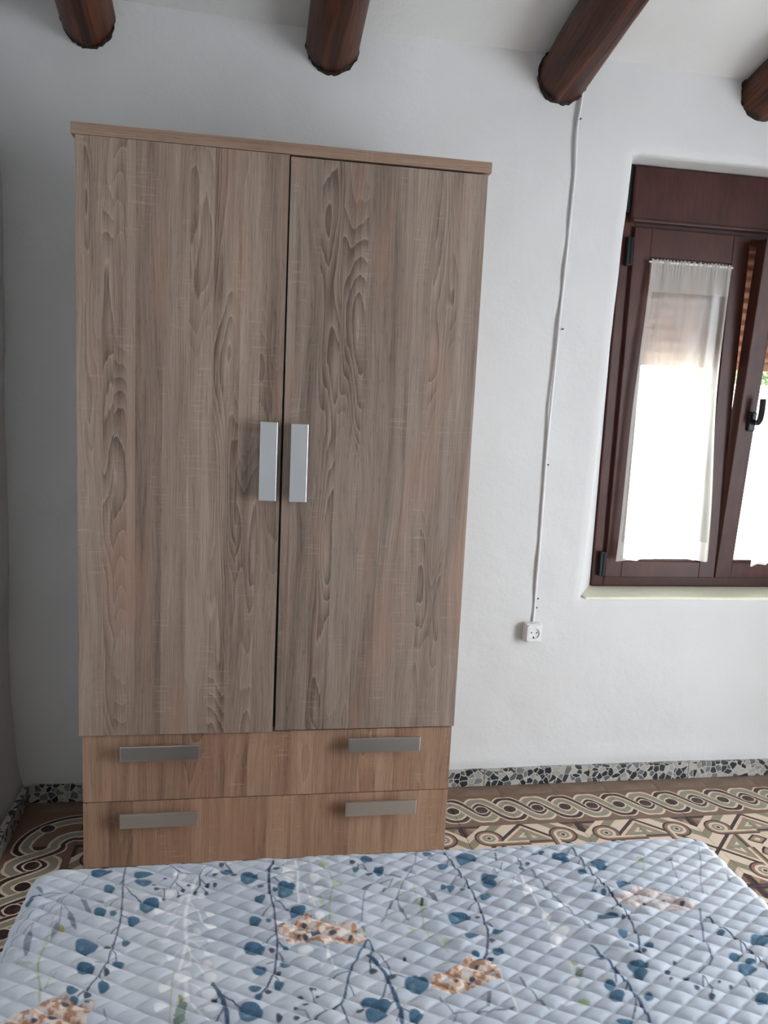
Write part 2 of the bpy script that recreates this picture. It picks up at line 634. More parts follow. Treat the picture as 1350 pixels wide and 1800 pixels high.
# far wall with its splayed window opening
def far_wall():
    zr = np.concatenate([np.linspace(-0.05, 0.05, 5)[:-1], np.linspace(0.05, 0.15, 9)[:-1], np.linspace(0.15, 0.684, 22),
                         [0.692], np.linspace(0.70, 2.205, 56), [2.213], np.linspace(2.221, 2.80, 22)])
    HB = list(zr).index(0.692)
    HT = list(zr).index(2.213)
    f = np.clip((zr - 0.692) / (2.213 - 0.692), 0, 1)
    xl = 1.580 + 0.053 * f + 0.004 * (vnoise(zr * 9, zr * 0, 5) - 0.5)
    xr = 2.780 - 0.020 * f
    rows = []
    nl, nh, nr = 78, 40, 22
    for i, z in enumerate(zr):
        a = np.linspace(-0.42, xl[i] - 0.010, nl)
        h = np.linspace(xl[i], xr[i], nh)
        b = np.linspace(xr[i] + 0.010, 3.45, nr)
        xs = np.concatenate([a, h, b])
        rows.append(np.stack([xs, np.zeros_like(xs), np.full_like(xs, z)], 1))
    V = np.array(rows)
    x, z = V[..., 0], V[..., 2]
    y = 0.020 * (fbm(x * 2.2, z * 2.2, 1) - 0.5) + 0.007 * (fbm(x * 11, z * 11, 4) - 0.5)
    edge = np.clip(1 - np.abs(z - 0.09) / 0.06, 0, 1)
    y -= 0.007 * edge * (0.6 + 0.8 * vnoise(x * 7, z * 3, 9))
    near_hole = np.clip(1 - np.maximum(np.maximum(1.58 - x, x - 2.78), np.maximum(0.692 - z, z - 2.213)) / 0.10, 0, 1)
    y *= 1 - 0.7 * near_hole
    c0, c1 = nl, nl + nh - 1
    # rounded arris of the opening
    y[HB:HT + 1, [c0, c1]] += 0.008
    y[HB, c0:c1 + 1] += 0.004
    y[HT, c0:c1 + 1] += 0.008
    V[..., 1] = np.maximum(y, -0.0145)
    skip = np.zeros((V.shape[0] - 1, V.shape[1] - 1), bool)
    skip[HB:HT, c0:c1] = True
    me = grid_mesh('wall_far', V, skip)
    bm = bmesh.new()
    bm.from_mesh(me)
    bm.verts.ensure_lookup_table()
    m = V.shape[1]
    # reveals run from the arris back to the window frame, then out through the wall
    ox0, ox1, oz0, oz1 = 1.688, 2.688, 0.698, 2.224
    ring = [(i, c0) for i in range(HB, HT)] + [(HT, j) for j in range(c0, c1)] + \
           [(i, c1) for i in range(HT, HB, -1)] + [(HB, j) for j in range(c1, c0, -1)]
    def inner(p):
        i, j = p
        fz = (V[i, j, 2] - 0.692) / (2.213 - 0.692)
        fx = (V[i, j, 0] - xl[i]) / (xr[i] - xl[i])
        return ox0 + (ox1 - ox0) * fx, oz0 + (oz1 - oz0) * fz
    levels = [[bm.verts[i * m + j] for i, j in ring]]
    for t in (0.25, 0.6, 1.0):
        lv = []
        for (i, j), v0 in zip(ring, levels[0]):
            X1, Z1 = inner((i, j))
            n = 0.004 * (vnoise(V[i, j, 0] * 13 + V[i, j, 2] * 13, t * 5, 3) - 0.5) if t < 1 else 0
            lv.append(bm.verts.new((v0.co.x + (X1 - v0.co.x) * t + n, v0.co.y + (0.175 - v0.co.y) * t, v0.co.z + (Z1 - v0.co.z) * t + n)))
        levels.append(lv)
    levels.append([bm.verts.new((*[inner(p)[0]], 0.36, inner(p)[1])) for p in ring])
    n = len(ring)
    for a, b in zip(levels[:-1], levels[1:]):
        for k in range(n):
            bm.faces.new((a[k], a[(k + 1) % n], b[(k + 1) % n], b[k]))
    # outer face of the wall, four slabs round the opening
    for (x0, x1, z0, z1) in ((-0.55, ox0, -0.2, 3.0), (ox1, 3.45, -0.2, 3.0), (ox0, ox1, -0.2, oz0), (ox0, ox1, oz1, 3.0)):
        q = [bm.verts.new((a, 0.36, b)) for a, b in ((x0, z0), (x1, z0), (x1, z1), (x0, z1))]
        bm.faces.new(q)
    for fc in bm.faces:
        fc.smooth = True
    me2 = bpy.data.meshes.new('wall_far')
    bm.to_mesh(me2)
    bm.free()
    bpy.data.meshes.remove(me)
    return structure(mesh_obj('wall_far', me2, M_PLASTER))
far_wall()

def left_wall():
    ys = np.linspace(0.03, YN - 0.05, 110)
    zs = np.concatenate([np.linspace(-0.05, 0.5, 30)[:-1], np.linspace(0.5, 3.75, 80)])
    Y, Z = np.meshgrid(ys, zs, indexing='ij')
    Xx = XL + 0.045 * np.exp(-np.maximum(Z, 0) / 0.13) + 0.022 * (fbm(Y * 2.3, Z * 2.3, 21) - 0.5) + 0.006 * (fbm(Y * 12, Z * 12, 25) - 0.5)
    Xx -= 0.045 * np.clip(1 - (Z - 0.3) / 0.5, 0, 1) * 0.0
    Xx += 0.02 * np.clip(1 - np.abs(Y) / 0.05, 0, 1) ** 2            # rounded corner
    me = grid_mesh('wall_left', np.stack([Xx, Y, Z], -1)[:, ::-1])
    o = structure(mesh_obj('wall_left', me, M_PLASTER, smooth=True))
    return o
left_wall()
structure(box_obj('trim_1', (-0.75, -0.40, YN - 0.3, 0.36, -0.2, 3.6), M_EXT, bev=0))        # outer leaf of the left wall
# right wall with an assumed balcony door opening, near wall
bm = bmesh.new()
for b in ((XR, XR + 0.3, -1.35, 0.36, -0.05, 3.0), (XR, XR + 0.3, YN - 0.1, -2.55, -0.05, 3.7), (XR, XR + 0.3, -2.55, -1.35, 2.15, 3.4)):
    add_box(bm, *b)
structure(bm_obj('wall_right', bm, M_PLASTER))
structure(box_obj('wall_near', (-0.4, XR + 0.3, YN - 0.3, YN, -0.05, 3.9), M_PLASTER, bev=0))

def ceiling():
    xs = np.linspace(-0.40, XR + 0.3, 90)
    ys = np.linspace(0.03, YN - 0.3, 90)
    Xx, Y = np.meshgrid(xs, ys, indexing='ij')
    Z = CEIL_Z - SLOPE * Y + 0.022 * (fbm(Xx * 2.5, Y * 2.5, 31) - 0.5) + 0.005 * (fbm(Xx * 11, Y * 11, 33) - 0.5)
    Z -= 0.02 * np.clip(1 + Y / 0.06, 0, 1) ** 2
    me = grid_mesh('ceiling', np.stack([Xx, Y, Z], -1))
    structure(mesh_obj('ceiling', me, M_CEIL, smooth=True))
    bm = bmesh.new()
    add_prism(bm, [(0.75, 2.60 - SLOPE * 0.75), (YN - 0.6, 2.60 - SLOPE * (YN - 0.6)), (YN - 0.6, 2.78 - SLOPE * (YN - 0.6)), (0.75, 2.78 - SLOPE * 0.75)],
              -0.75, XR + 0.6, 'yz')
    structure(bm_obj('trim_2', bm, M_EXT))                        # roof slab
ceiling()

# floor bed and its cement tiles
TX0, TY0 = 1.1037, -0.2826                      # a tile joint, front edge of the border row
floor = structure(box_obj('floor', (-0.40, XR + 0.05, YN, 0.02, -0.10, -0.0035), M_GROUT, bev=0))
def tile_mesh(name, sx, sy, mat):
    bm = bmesh.new()
    g = 0.0004
    add_box(bm, -sx / 2 + g, sx / 2 - g, -sy / 2 + g, sy / 2 - g, -0.02, 0.0, bev=0)
    top = [e for e in bm.edges if all(v.co.z > -1e-6 for v in e.verts)]
    bmesh.ops.bevel(bm, geom=top, offset=0.0006, segments=1, affect='EDGES')
    me = bpy.data.meshes.new(name)
    bm.to_mesh(me)
    bm.free()
    me.materials.append(mat)
    return me
ME_BORDER = tile_mesh('border_tile', 0.2, 0.2, mat_border())
ME_CORNER = tile_mesh('corner_tile', 0.2, 0.2, mat_corner())
ME_FIELD = tile_mesh('patterned_tile', 0.2, 0.2, mat_field())
M_PLAIN = mat_plain()
ME_PLAIN = tile_mesh('plain_tile', 0.2, 0.0826, M_PLAIN)
ME_PLAIN2 = tile_mesh('plain_tile', 0.0557, 0.2, M_PLAIN)
random.seed(5)
def put_tile(name, me, x, y, rot=0.0):
    o = bpy.data.objects.new(name, me)
    COL.objects.link(o)
    o.parent = floor
    o.location = (x, y, random.uniform(-0.0006, 0.0004))
    o.rotation_euler = (random.uniform(-0.0015, 0.0015), random.uniform(-0.0015, 0.0015), rot)
KMIN = -7                                       # column whose left joint is x = -0.2963
for k in range(KMIN, 10):
    xc = TX0 + 0.2 * k + 0.1
    put_tile('plain_tile', ME_PLAIN, xc, -0.0413)
    if k == KMIN:
        put_tile('corner_tile', ME_CORNER, xc, TY0 + 0.1)
    else:
        put_tile('border_tile', ME_BORDER, xc, TY0 + 0.1)
    for j in range(1, 13):
        yc = TY0 + 0.1 - 0.2 * j
        if k == KMIN:
            put_tile('plain_tile', ME_PLAIN2, xc - 0.1279, yc)
            put_tile('border_tile', ME_BORDER, xc, yc, math.pi / 2)
            continue
        # star corners sit where the joint index is even and the row boundary index is even
        left_even = (k % 2 == 0)
        top_even = ((j - 1) % 2 == 0)
        rot = {(True, True): 0.0, (False, True): -math.pi / 2, (False, False): math.pi, (True, False): math.pi / 2}[(left_even, top_even)]
        put_tile('patterned_tile', ME_FIELD, xc, yc, rot)

ME_CUT = tile_mesh('plain_tile', 0.0955, 0.2, M_PLAIN)
for j in range(0, 13):
    put_tile('plain_tile', ME_CUT, TX0 + 2.0 + 0.0478, TY0 + 0.1 - 0.2 * j)

# terrazzo skirting, one object for each length
def skirting(name, y_or_x, spans, along):
    root = bpy.data.objects.new(name, None)
    COL.objects.link(root)
    structure(root)
    for a, b in spans:
        g = 0.0006
        bx = (a + g, b - g, y_or_x, y_or_x + 0.019, 0.0, 0.062) if along == 'x' else (y_or_x - 0.02, y_or_x, a + g, b - g, 0.0, 0.062)
        bm = bmesh.new()
        add_box(bm, *bx, bev=0.0012, seg=1)
        bm_obj('skirting_piece', bm, M_TERR, root)
sp = [(-0.292, 0.06)] + [(0.06 + 0.4 * i, 0.46 + 0.4 * i) for i in range(7)] + [(2.86, 3.2)]
skirting('baseboard_far', -0.0175, sp, 'x')
skirting('baseboard_left', -0.292, [(-0.018 - 0.4 * (i + 1), -0.018 - 0.4 * i) for i in range(9)], 'y')

skirting('baseboard_right', XR, [(-0.018 - 0.333 * (i + 1), -0.018 - 0.333 * i) for i in range(4)], 'y')

# ------------------------------------------------------------------ log beams
def beam(x, z, r, seed, label):
    root = thing('ceiling_beam', label, 'beam', (x, 0, z), 0, 'varnished log beams under the sloping ceiling')
    root.rotation_euler = (math.radians(-12), 0, 0)
    L = 4.88
    seg = 40
    ts = np.concatenate([[-0.02, 0.0, 0.006, 0.014, 0.024], np.linspace(0.04, L, 110)])
    an = np.linspace(0, 2 * math.pi, seg, endpoint=False)
    V = np.zeros((len(ts), seg + 1, 3))
    for i, t in enumerate(ts):
        a = np.append(an, an[0])
        rr = r * (1 + 0.09 * (vnoise(np.cos(a) * 1.6 + seed * 3, np.sin(a) * 1.6 + t * 0.7, seed) - 0.5)
                  + 0.035 * (vnoise(np.cos(a) * 5 + seed, np.sin(a) * 5 + t * 4, seed + 2) - 0.5))
        kn = vnoise(a * 1.3 + seed, np.full_like(a, t * 3.1), seed + 5)
        kn[-1] = kn[0]
        rr = rr * (1 + 0.07 * np.clip((kn - 0.78) / 0.2, 0, 1))
        rr[-1] = rr[0]
        bend = 0.012 * math.sin(t * 1.3 + seed)
        V[i, :, 0] = rr * np.cos(a) + bend
        V[i, :, 1] = -t
        V[i, :, 2] = rr * np.sin(a) + bend * 0.4
    me = grid_mesh('log', V)
    mesh_obj('log', me, M_BEAM, root, smooth=True)
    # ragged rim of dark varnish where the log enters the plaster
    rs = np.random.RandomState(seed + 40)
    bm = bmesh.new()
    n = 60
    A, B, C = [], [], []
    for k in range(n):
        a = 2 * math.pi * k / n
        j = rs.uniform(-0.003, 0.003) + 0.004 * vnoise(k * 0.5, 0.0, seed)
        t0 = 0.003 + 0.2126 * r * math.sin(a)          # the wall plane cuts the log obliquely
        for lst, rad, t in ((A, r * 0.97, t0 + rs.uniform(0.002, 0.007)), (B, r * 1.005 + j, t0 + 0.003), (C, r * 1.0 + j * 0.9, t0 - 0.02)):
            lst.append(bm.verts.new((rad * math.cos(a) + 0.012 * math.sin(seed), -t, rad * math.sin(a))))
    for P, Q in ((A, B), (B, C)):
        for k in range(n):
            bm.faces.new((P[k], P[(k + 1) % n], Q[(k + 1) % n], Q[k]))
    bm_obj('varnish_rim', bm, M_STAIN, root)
    return root
beam(-0.103, 2.424, 0.074, 1, 'dark brown log beam left of the others, above the wardrobe top left corner')
beam(0.610, 2.432, 0.080, 2, 'dark brown log beam above the middle of the wardrobe')
beam(1.367, 2.425, 0.082, 3, 'reddish knotty log beam with the white cable starting beneath it')
beam(2.085, 2.442, 0.080, 4, 'log beam end above the window at the right edge of the picture')

# ------------------------------------------------------------------ wardrobe
WX, WF, WB = -0.0569, -0.4536, -0.0205           # left, front plane, back plane
W = thing('wardrobe', 'tall oak wardrobe with two doors, two drawers and silver bar handles', 'wardrobe', (WX, WB, 0))
def wb(x0, x1, y0, y1, z0, z1):                  # world box -> wardrobe local
    return (x0 - WX, x1 - WX, y0 - WB, y1 - WB, z0, z1)
OAK_SIDE = oak('oak_laminate_side', 1.3, 0.4)
OAK_TOP = oak('oak_laminate_top', 0.33, 5.2, 0.35, horizontal=True, gain=0.92)
OAK_L = oak('oak_laminate_left_door', 0.0, 0.0, figured=((0.075, 0.135), (0.355, 0.400)))
OAK_R = oak('oak_laminate_right_door', 3.1, 2.7, -0.08, gain=0.97)
OAK_D1 = oak('oak_laminate_upper_drawer', 5.7, 1.9, 0.55)  # both drawers: warm light off the floor put into the oak tint
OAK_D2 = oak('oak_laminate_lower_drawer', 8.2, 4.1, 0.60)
M_INSIDE = flat('shadow_gap_board', (0.06, 0.045, 0.035), 0.7)
x0, x1 = -0.044, 1.008
box_obj('side_panel', wb(x0, x0 + 0.016, WF + 0.019, WB, 0.0, 1.9873), OAK_SIDE, W, 0.0006)
box_obj('side_panel', wb(x1 - 0.016, x1, WF + 0.019, WB, 0.0, 1.9873), OAK_SIDE, W, 0.0006)
box_obj('back_panel', wb(x0 + 0.016, x1 - 0.016, WB - 0.006, WB, 0.03, 1.9873), M_INSIDE, W, 0)
box_obj('bottom_panel', wb(x0 + 0.016, x1 - 0.016, WF + 0.022, WB - 0.006, 0.05, 0.066), OAK_SIDE, W, 0)
box_obj('shelf', wb(x0 + 0.016, x1 - 0.016, WF + 0.022, WB - 0.006, 0.409, 0.425), OAK_SIDE, W, 0)
box_obj('divider', wb(0.474, 0.490, WF + 0.022, WB - 0.006, 0.425, 1.9873), M_INSIDE, W, 0)
box_obj('plinth', wb(x0 + 0.016, x1 - 0.016, WF + 0.045, WF + 0.06, 0.0, 0.05), OAK_SIDE, W, 0)
box_obj('top_panel', wb(-0.0569, 1.0199, WF, WB, 1.9873, 2.0156), OAK_TOP, W, 0.0012)

def handle(parent, cx, cz, lx, lz, y_face):
    """flat satin bar on two short posts"""
    bm = bmesh.new()
    hx, hz = lx / 2, lz / 2
    add_box(bm, cx - hx, cx + hx, y_face - 0.030, y_face - 0.022, cz - hz, cz + hz, bev=0.0014, seg=2)
    if lz > lx:
        posts = [(cx, cz - hz * 0.8), (cx, cz + hz * 0.8)]
    else:
        posts = [(cx - hx * 0.8, cz), (cx + hx * 0.8, cz)]
    for px, pz in posts:
        add_cyl(bm, (px, y_face - 0.023, pz), 0.006, 0.0235, 'y', 14)
    return bm_obj('handle', bm, M_ALU, parent)

yf = WF - WB                                     # local front plane
door = box_obj('door', wb(-0.0465, 0.4800, WF, WF + 0.018, 0.4225, 1.9862), OAK_L, W, 0.0008)
h = handle(door, 0.446 - WX, 1.1965, 0.046, 0.212, yf)
door.rotation_euler = (0, math.radians(0.13), 0)
door.location = (-0.0046, -0.003, 0.0)
door2 = box_obj('door', wb(0.4838, 1.0105, WF, WF + 0.018, 0.4235, 1.9822), OAK_R, W, 0.0008)
handle(door2, 0.526 - WX, 1.193, 0.046, 0.211, yf)
# drawers sit a touch further back than the doors
dy = 0.012
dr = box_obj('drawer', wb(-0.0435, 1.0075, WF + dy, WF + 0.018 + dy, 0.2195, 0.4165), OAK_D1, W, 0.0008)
handle(dr, 0.167 - WX, 0.3715, 0.214, 0.043, yf + dy)
handle(dr, 0.801 - WX, 0.3780, 0.212, 0.043, yf + dy)
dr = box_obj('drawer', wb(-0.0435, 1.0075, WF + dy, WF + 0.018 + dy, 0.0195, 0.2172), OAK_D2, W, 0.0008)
handle(dr, 0.166 - WX, 0.1725, 0.214, 0.042, yf + dy)
handle(dr, 0.7995 - WX, 0.1805, 0.212, 0.043, yf + dy)

# ------------------------------------------------------------------ window, its shutter and curtains
WIN = bpy.data.objects.new('window_1', None)
COL.objects.link(WIN)
structure(WIN)
def member_frame(bm, x0, x1, z0, z1, wl, wr, wb_, wt, y0, y1, bev=0.004):
    """four members butted at the corners"""
    add_box(bm, x0, x0 + wl, y0, y1, z0, z1, bev=bev)
    add_box(bm, x1 - wr, x1, y0, y1, z0, z1, bev=bev)
    add_box(bm, x0 + wl - 0.001, x1 - wr + 0.001, y0 + 0.0004, y1, z0, z0 + wb_, bev=bev)
    add_box(bm, x0 + wl - 0.001, x1 - wr + 0.001, y0 + 0.0004, y1, z1 - wt, z1, bev=bev)
bm = bmesh.new()
member_frame(bm, 1.690, 2.690, 0.700, 2.060, 0.050, 0.050, 0.045, 0.055, FR_Y + 0.016, FR_Y + 0.085)
bm_obj('frame', bm, M_MAHOG, WIN)
box_obj('shutter_box', (1.712, 2.666, FR_Y - 0.012, FR_Y + 0.18, 2.036, 2.219), M_MAHOG, WIN, 0.006)
bm = bmesh.new()
add_box(bm, 1.716, 2.660, FR_Y - 0.018, FR_Y + 0.02, 2.0285, 2.040, bev=0.003)
bm_obj('shutter_box_lip', bm, M_MAHOG, WIN)
box_obj('box_side_shade', (1.6885, 1.7118, FR_Y + 0.002, FR_Y + 0.16, 2.060, 2.2235), M_BLACKMETAL, WIN, 0.001)  # dark strip added for the shadowed side of the shutter box
box_obj('window_sill', (1.600, 2.770, 0.003, 0.172, 0.6860, 0.6985), M_SILL, WIN, 0.003)

def sash(x0, x1, z0, z1, tilt):
    """built with its pivot at the lower edge; local origin (x0, FR_Y, z0)"""
    bm = bmesh.new()
    w, hgt = x1 - x0, z1 - z0
    member_frame(bm, 0, w, 0, hgt, 0.066, 0.066, 0.062, 0.100, 0.0, 0.058, 0.0025)
    # thin glazing bead round the pane
    member_frame(bm, 0.062, w - 0.062, 0.058, hgt - 0.096, 0.012, 0.012, 0.012, 0.012, 0.010, 0.024, 0.003)
    s = bm_obj('sash', bm, M_MAHOG, WIN)
    s.location = (x0, FR_Y, z0)
    s.rotation_euler = (tilt, 0, 0)
    g = box_obj('glass_pane', (0.064, w - 0.064, 0.024, 0.028, 0.060, hgt - 0.098), M_GLASS, s, 0)
    return s, w, hgt
s1, sw, sh = sash(1.734, 2.186, 0.738, 2.014, 0.0)
s2, _, _ = sash(2.190, 2.642, 0.738, 1.995, math.radians(4.2))
# hinges of the closed sash
def hinge(z0, z1, y):
    bm = bmesh.new()
    add_box(bm, -0.024, -0.002, y - 0.012, y + 0.012, z0, z1, bev=0.003)
    add_cyl(bm, (-0.008, y - 0.010, z0 + 0.004), 0.008, z1 - z0 - 0.008, 'z', 14)
    bm_obj('hinge', bm, M_BLACKMETAL, s1)
hinge(0.004, 0.098, 0.008)
hinge(sh - 0.135, sh - 0.035, 0.008)
# handle turned up to the tilt position, on the leaning sash
bm = bmesh.new()
hx, hz = 0.048, 0.610
add_box(bm, hx - 0.015, hx + 0.015, -0.012, 0.001, hz - 0.036, hz + 0.036, bev=0.005, seg=3)
add_cyl(bm, (hx, -0.045, hz), 0.010, 0.035, 'y', 18)
add_tube(bm, [(hx, -0.034, hz), (hx + 0.003, -0.042, hz + 0.002), (hx + 0.006, -0.046, hz + 0.014), (hx + 0.007, -0.047, hz + 0.04), (hx + 0.006, -0.045, hz + 0.088)], 0.0108, 12)
bm_obj('handle', bm, M_BLACKMETAL, s2, smooth=False)

# roller shutter pulled half down outside the glass
SH = thing('roller_shutter', 'reddish brown slatted roller shutter half lowered outside the window', 'shutter', (2.19, 0.262, 1.56))
bm = bmesh.new()
prof = [(0.002 + 0.010 * math.sin(math.pi * t / 6.0), -0.0165 + 0.033 * t / 6.0) for t in range(7)]
poly = [(0.006, -0.0205), (0.003, -0.0205), (0.003, -0.0165)] + [(-a, b) for a, b in prof] + [(0.003, 0.0165), (0.003, 0.0205), (0.006, 0.0205)]
add_prism(bm, poly, -0.475, 0.475, 'yz')
me_slat = bpy.data.meshes.new('slat')
bmesh.ops.recalc_face_normals(bm, faces=bm.faces)
bm.to_mesh(me_slat)
bm.free()
me_slat.materials.append(M_SLAT)
for i in range(15):
    o = bpy.data.objects.new('slat', me_slat)
    COL.objects.link(o)
    o.parent = SH
    o.location = (0, 0, 0.028 + 0.0400 * i)
box_obj('bottom_bar', (-0.475, 0.475, -0.008, 0.010, -0.022, 0.008), M_SLAT, SH, 0.003)
for sx in (-0.488, 0.470):
    box_obj('guide_rail', (sx, sx + 0.018, -0.018, 0.018, -0.86, 0.62), M_MAHOG, SH, 0.001)

def curtain(name, label, x_t, x_b, z_t, z_b, y, folds, seed, tilt_sash=None):
    root = thing(name, label, 'curtain', (0, 0, 0), 0, 'sheer white voile curtains on the window sashes')
    if tilt_sash is not None:
        root.location = tilt_sash.location
        root.rotation_euler = tilt_sash.rotation_euler
    n, m = 220, 60
    uu, tt = np.linspace(0, 1, n), np.linspace(0, 1, m)
    U_, T_ = np.meshgrid(uu, tt, indexing='ij')
    z = z_t + (z_b - z_t) * T_
    e = T_ ** 0.9
    xa = x_t[0] + (x_b[0] - x_t[0]) * e + 0.004 * np.sin(T_ * 7 + seed)
    xb = x_t[1] + (x_b[1] - x_t[1]) * e + 0.006 * np.sin(T_ * 6 + seed * 2)
    xb = xb - 0.010 * np.exp(-((T_ - 0.45) / 0.3) ** 2)
    Uw = U_ + 0.035 * np.sin(U_ * 9 + seed) * (1 - U_) * U_ * 4 + 0.01 * np.sin(U_ * 23 + T_ * 2)
    x = xa + (xb - xa) * np.clip(Uw, 0, 1)
    amp = 0.003 + 0.0075 * np.clip(T_ * 3, 0, 1)
    ph = U_ * folds * 2 * math.pi + 0.8 * np.sin(U_ * 5 + seed) + 0.35 * np.sin(T_ * 3 + U_ * 11)
    yy = y - amp * (0.75 * np.sin(ph) + 0.25 * np.sin(ph * 1.7 + 1.1))
    head = np.exp(-((T_) / 0.03) ** 2)
    yy += 0.003 * head * np.sin(U_ * 150)
    z = z - 0.006 * np.sin(U_ * 6.0 + seed) * T_ + 0.003 * head * np.sin(U_ * 130 + 1)
    V = np.stack([x, yy, z], -1)
    mesh_obj('cloth', grid_mesh('cloth', V), M_SHEER, root, smooth=True)
    def band(nm, t0, t1):
        k = (tt >= t0) & (tt <= t1)
        B = V[:, k].copy()
        B[..., 1] -= 0.0012
        mesh_obj(nm, grid_mesh(nm, B), M_HEM, root, smooth=True)
    band('heading', 0.0, 0.11)
    band('hem', 0.925, 1.0)
    # turned side seams
    for a, b, nm in ((0, 9, 'side_seam'), (n - 9, n, 'side_seam')):
        B = V[a:b].copy()
        B[..., 1] -= 0.0010
        mesh_obj(nm, grid_mesh(nm, B), M_HEM, root, smooth=True)
    bm = bmesh.new()
    add_tube(bm, [(x_t[0] - 0.004, y + 0.003, z_t - 0.008), (x_t[1] + 0.008, y + 0.003, z_t - 0.008)], 0.0035, 10)
    bm_obj('rod', bm, M_WHITE, root)
    return root
curtain('sheer_curtain', 'sheer white curtain gathered on the closed left window sash', (1.793, 2.107), (1.752, 2.136), 1.903, 0.812, FR_Y - 0.022, 5.5, 1.3)
curtain('sheer_curtain', 'sheer white curtain on the tilted sash at the right picture edge', (0.066, 0.386), (0.120, 0.400), 1.160, 0.060, -0.024, 5.5, 2.6, s2)

# ------------------------------------------------------------------ cable and socket
cab = thing('wall_cable', 'thin white painted cable running down the wall to the socket', 'cable')
pts = [(1.4375, -0.0045, 2.385), (1.432, -0.0055, 2.330), (1.4265, -0.006, 2.270), (1.428, -0.006, 2.20), (1.4305, -0.006, 2.13),
       (1.427, -0.006, 1.98), (1.4225, -0.006, 1.83), (1.418, -0.006, 1.70), (1.413, -0.006, 1.50), (1.4075, -0.006, 1.29), (1.4065, -0.006, 1.10),
       (1.407, -0.006, 0.90), (1.4055, -0.0065, 0.75), (1.4045, -0.008, 0.66), (1.403, -0.010, 0.611)]
def dense(p, k=6):
    p = [Vector(q) for q in p]
    out = []
    for i in range(len(p) - 1):
        a, b, c, d = p[max(i - 1, 0)], p[i], p[i + 1], p[min(i + 2, len(p) - 1)]
        for j in range(k):
            t = j / k
            out.append(0.5 * ((2 * b) + (c - a) * t + (2 * a - 5 * b + 4 * c - d) * t * t + (3 * b - a - 3 * c + d) * t ** 3))
    return out + [p[-1]]
bm = bmesh.new()
add_tube(bm, dense(pts), 0.0045, 10)
bm_obj('cable_sheath', bm, M_CABLE, cab, smooth=True)
for cx, cz in ((1.4365, 2.30), (1.431, 1.63), (1.416, 1.17), (1.4165, 0.695), (1.414, 0.662)):
    bm = bmesh.new()
    add_cyl(bm, (cx, -0.007, cz), 0.0028, 0.010, 'y', 10, 0.002)
    bm_obj('nail', bm, M_BLACKMETAL, cab)

soc = thing('wall_socket', 'white surface-mounted round socket box at the foot of the cable', 'socket', (1.3985, 0.004, 0.5785))
bm = bmesh.new()
add_box(bm, -0.030, 0.030, -0.042, 0.0, -0.034, 0.034, bev=0.004, seg=3)
bm_obj('box_body', bm, M_WHITE, soc)
bm = bmesh.new()
# front plate with a round sunken well
n = 40
R0, R1 = 0.0195, 0.0185
outer, lip, bot = [], [], []
for k in range(n):
    a = 2 * math.pi * k / n
    c_, s_ = math.cos(a), math.sin(a)
    q = 0.0265 / max(abs(c_), abs(s_))
    q = min(q, 0.033)
    outer.append(bm.verts.new((q * c_, -0.0465, q * s_ * 1.12)))
    lip.append(bm.verts.new((R0 * c_, -0.0475, R0 * s_)))
    bot.append(bm.verts.new((R1 * c_, -0.0425, R1 * s_)))
back = [bm.verts.new((v.co.x * 1.03, -0.040, v.co.z * 1.03)) for v in outer]
for P, Q in ((outer, lip), (lip, bot), (back, outer)):
    for k in range(n):
        bm.faces.new((P[k], P[(k + 1) % n], Q[(k + 1) % n], Q[k]))
bm.faces.new(bot)
plate = bm_obj('face_plate', bm, M_WHITE, soc)
for nm, px, pz, r in (('pin_hole', -0.0095, 0.002, 0.0026), ('pin_hole', 0.0095, 0.002, 0.0026), ('screw', 0.0, 0.002, 0.0022), ('earth_clip', -0.001, -0.0155, 0.0032)):
    bm = bmesh.new()
    add_cyl(bm, (px, -0.0432, pz), r, 0.0012, 'y', 14)
    bm_obj(nm, bm, M_CABLE if nm == 'screw' else M_DARK, plate)

# ------------------------------------------------------------------ bed and quilt
BX0, BX1, BYF, BYH, BZ = 0.000, 1.392, -1.148, -3.06, 0.463
bed = thing('bed', 'low bed whose mattress lies under the printed quilt', 'bed', ((BX0 + BX1) / 2, (BYF + BYH) / 2, 0))
cx, cy = (BX0 + BX1) / 2, (BYF + BYH) / 2
M_BASE = flat('bed_base_fabric', (0.30, 0.27, 0.24), 0.9)
M_MATT = flat('mattress_ticking', (0.75, 0.74, 0.72), 0.9)
M_LEG = flat('dark_bed_leg', (0.06, 0.04, 0.03), 0.5)
hw, hl = (BX1 - BX0) / 2 - 0.02, (BYF - BYH) / 2 - 0.02
box_obj('base', (-hw, hw, -hl, hl, 0.16, 0.24), M_BASE, bed, 0.01)
box_obj('mattress', (-hw, hw, -hl, hl, 0.2402, BZ - 0.012), M_MATT, bed, 0.03, 4)
for sx in (-1, 1):
    for sy in (-1, 1):
        bm = bmesh.new()
        add_cyl(bm, (sx * (hw - 0.08), sy * (hl - 0.10), 0.0), 0.022, 0.161, 'z', 16, 0.03)
        bm_obj('leg', bm, M_LEG, bed)

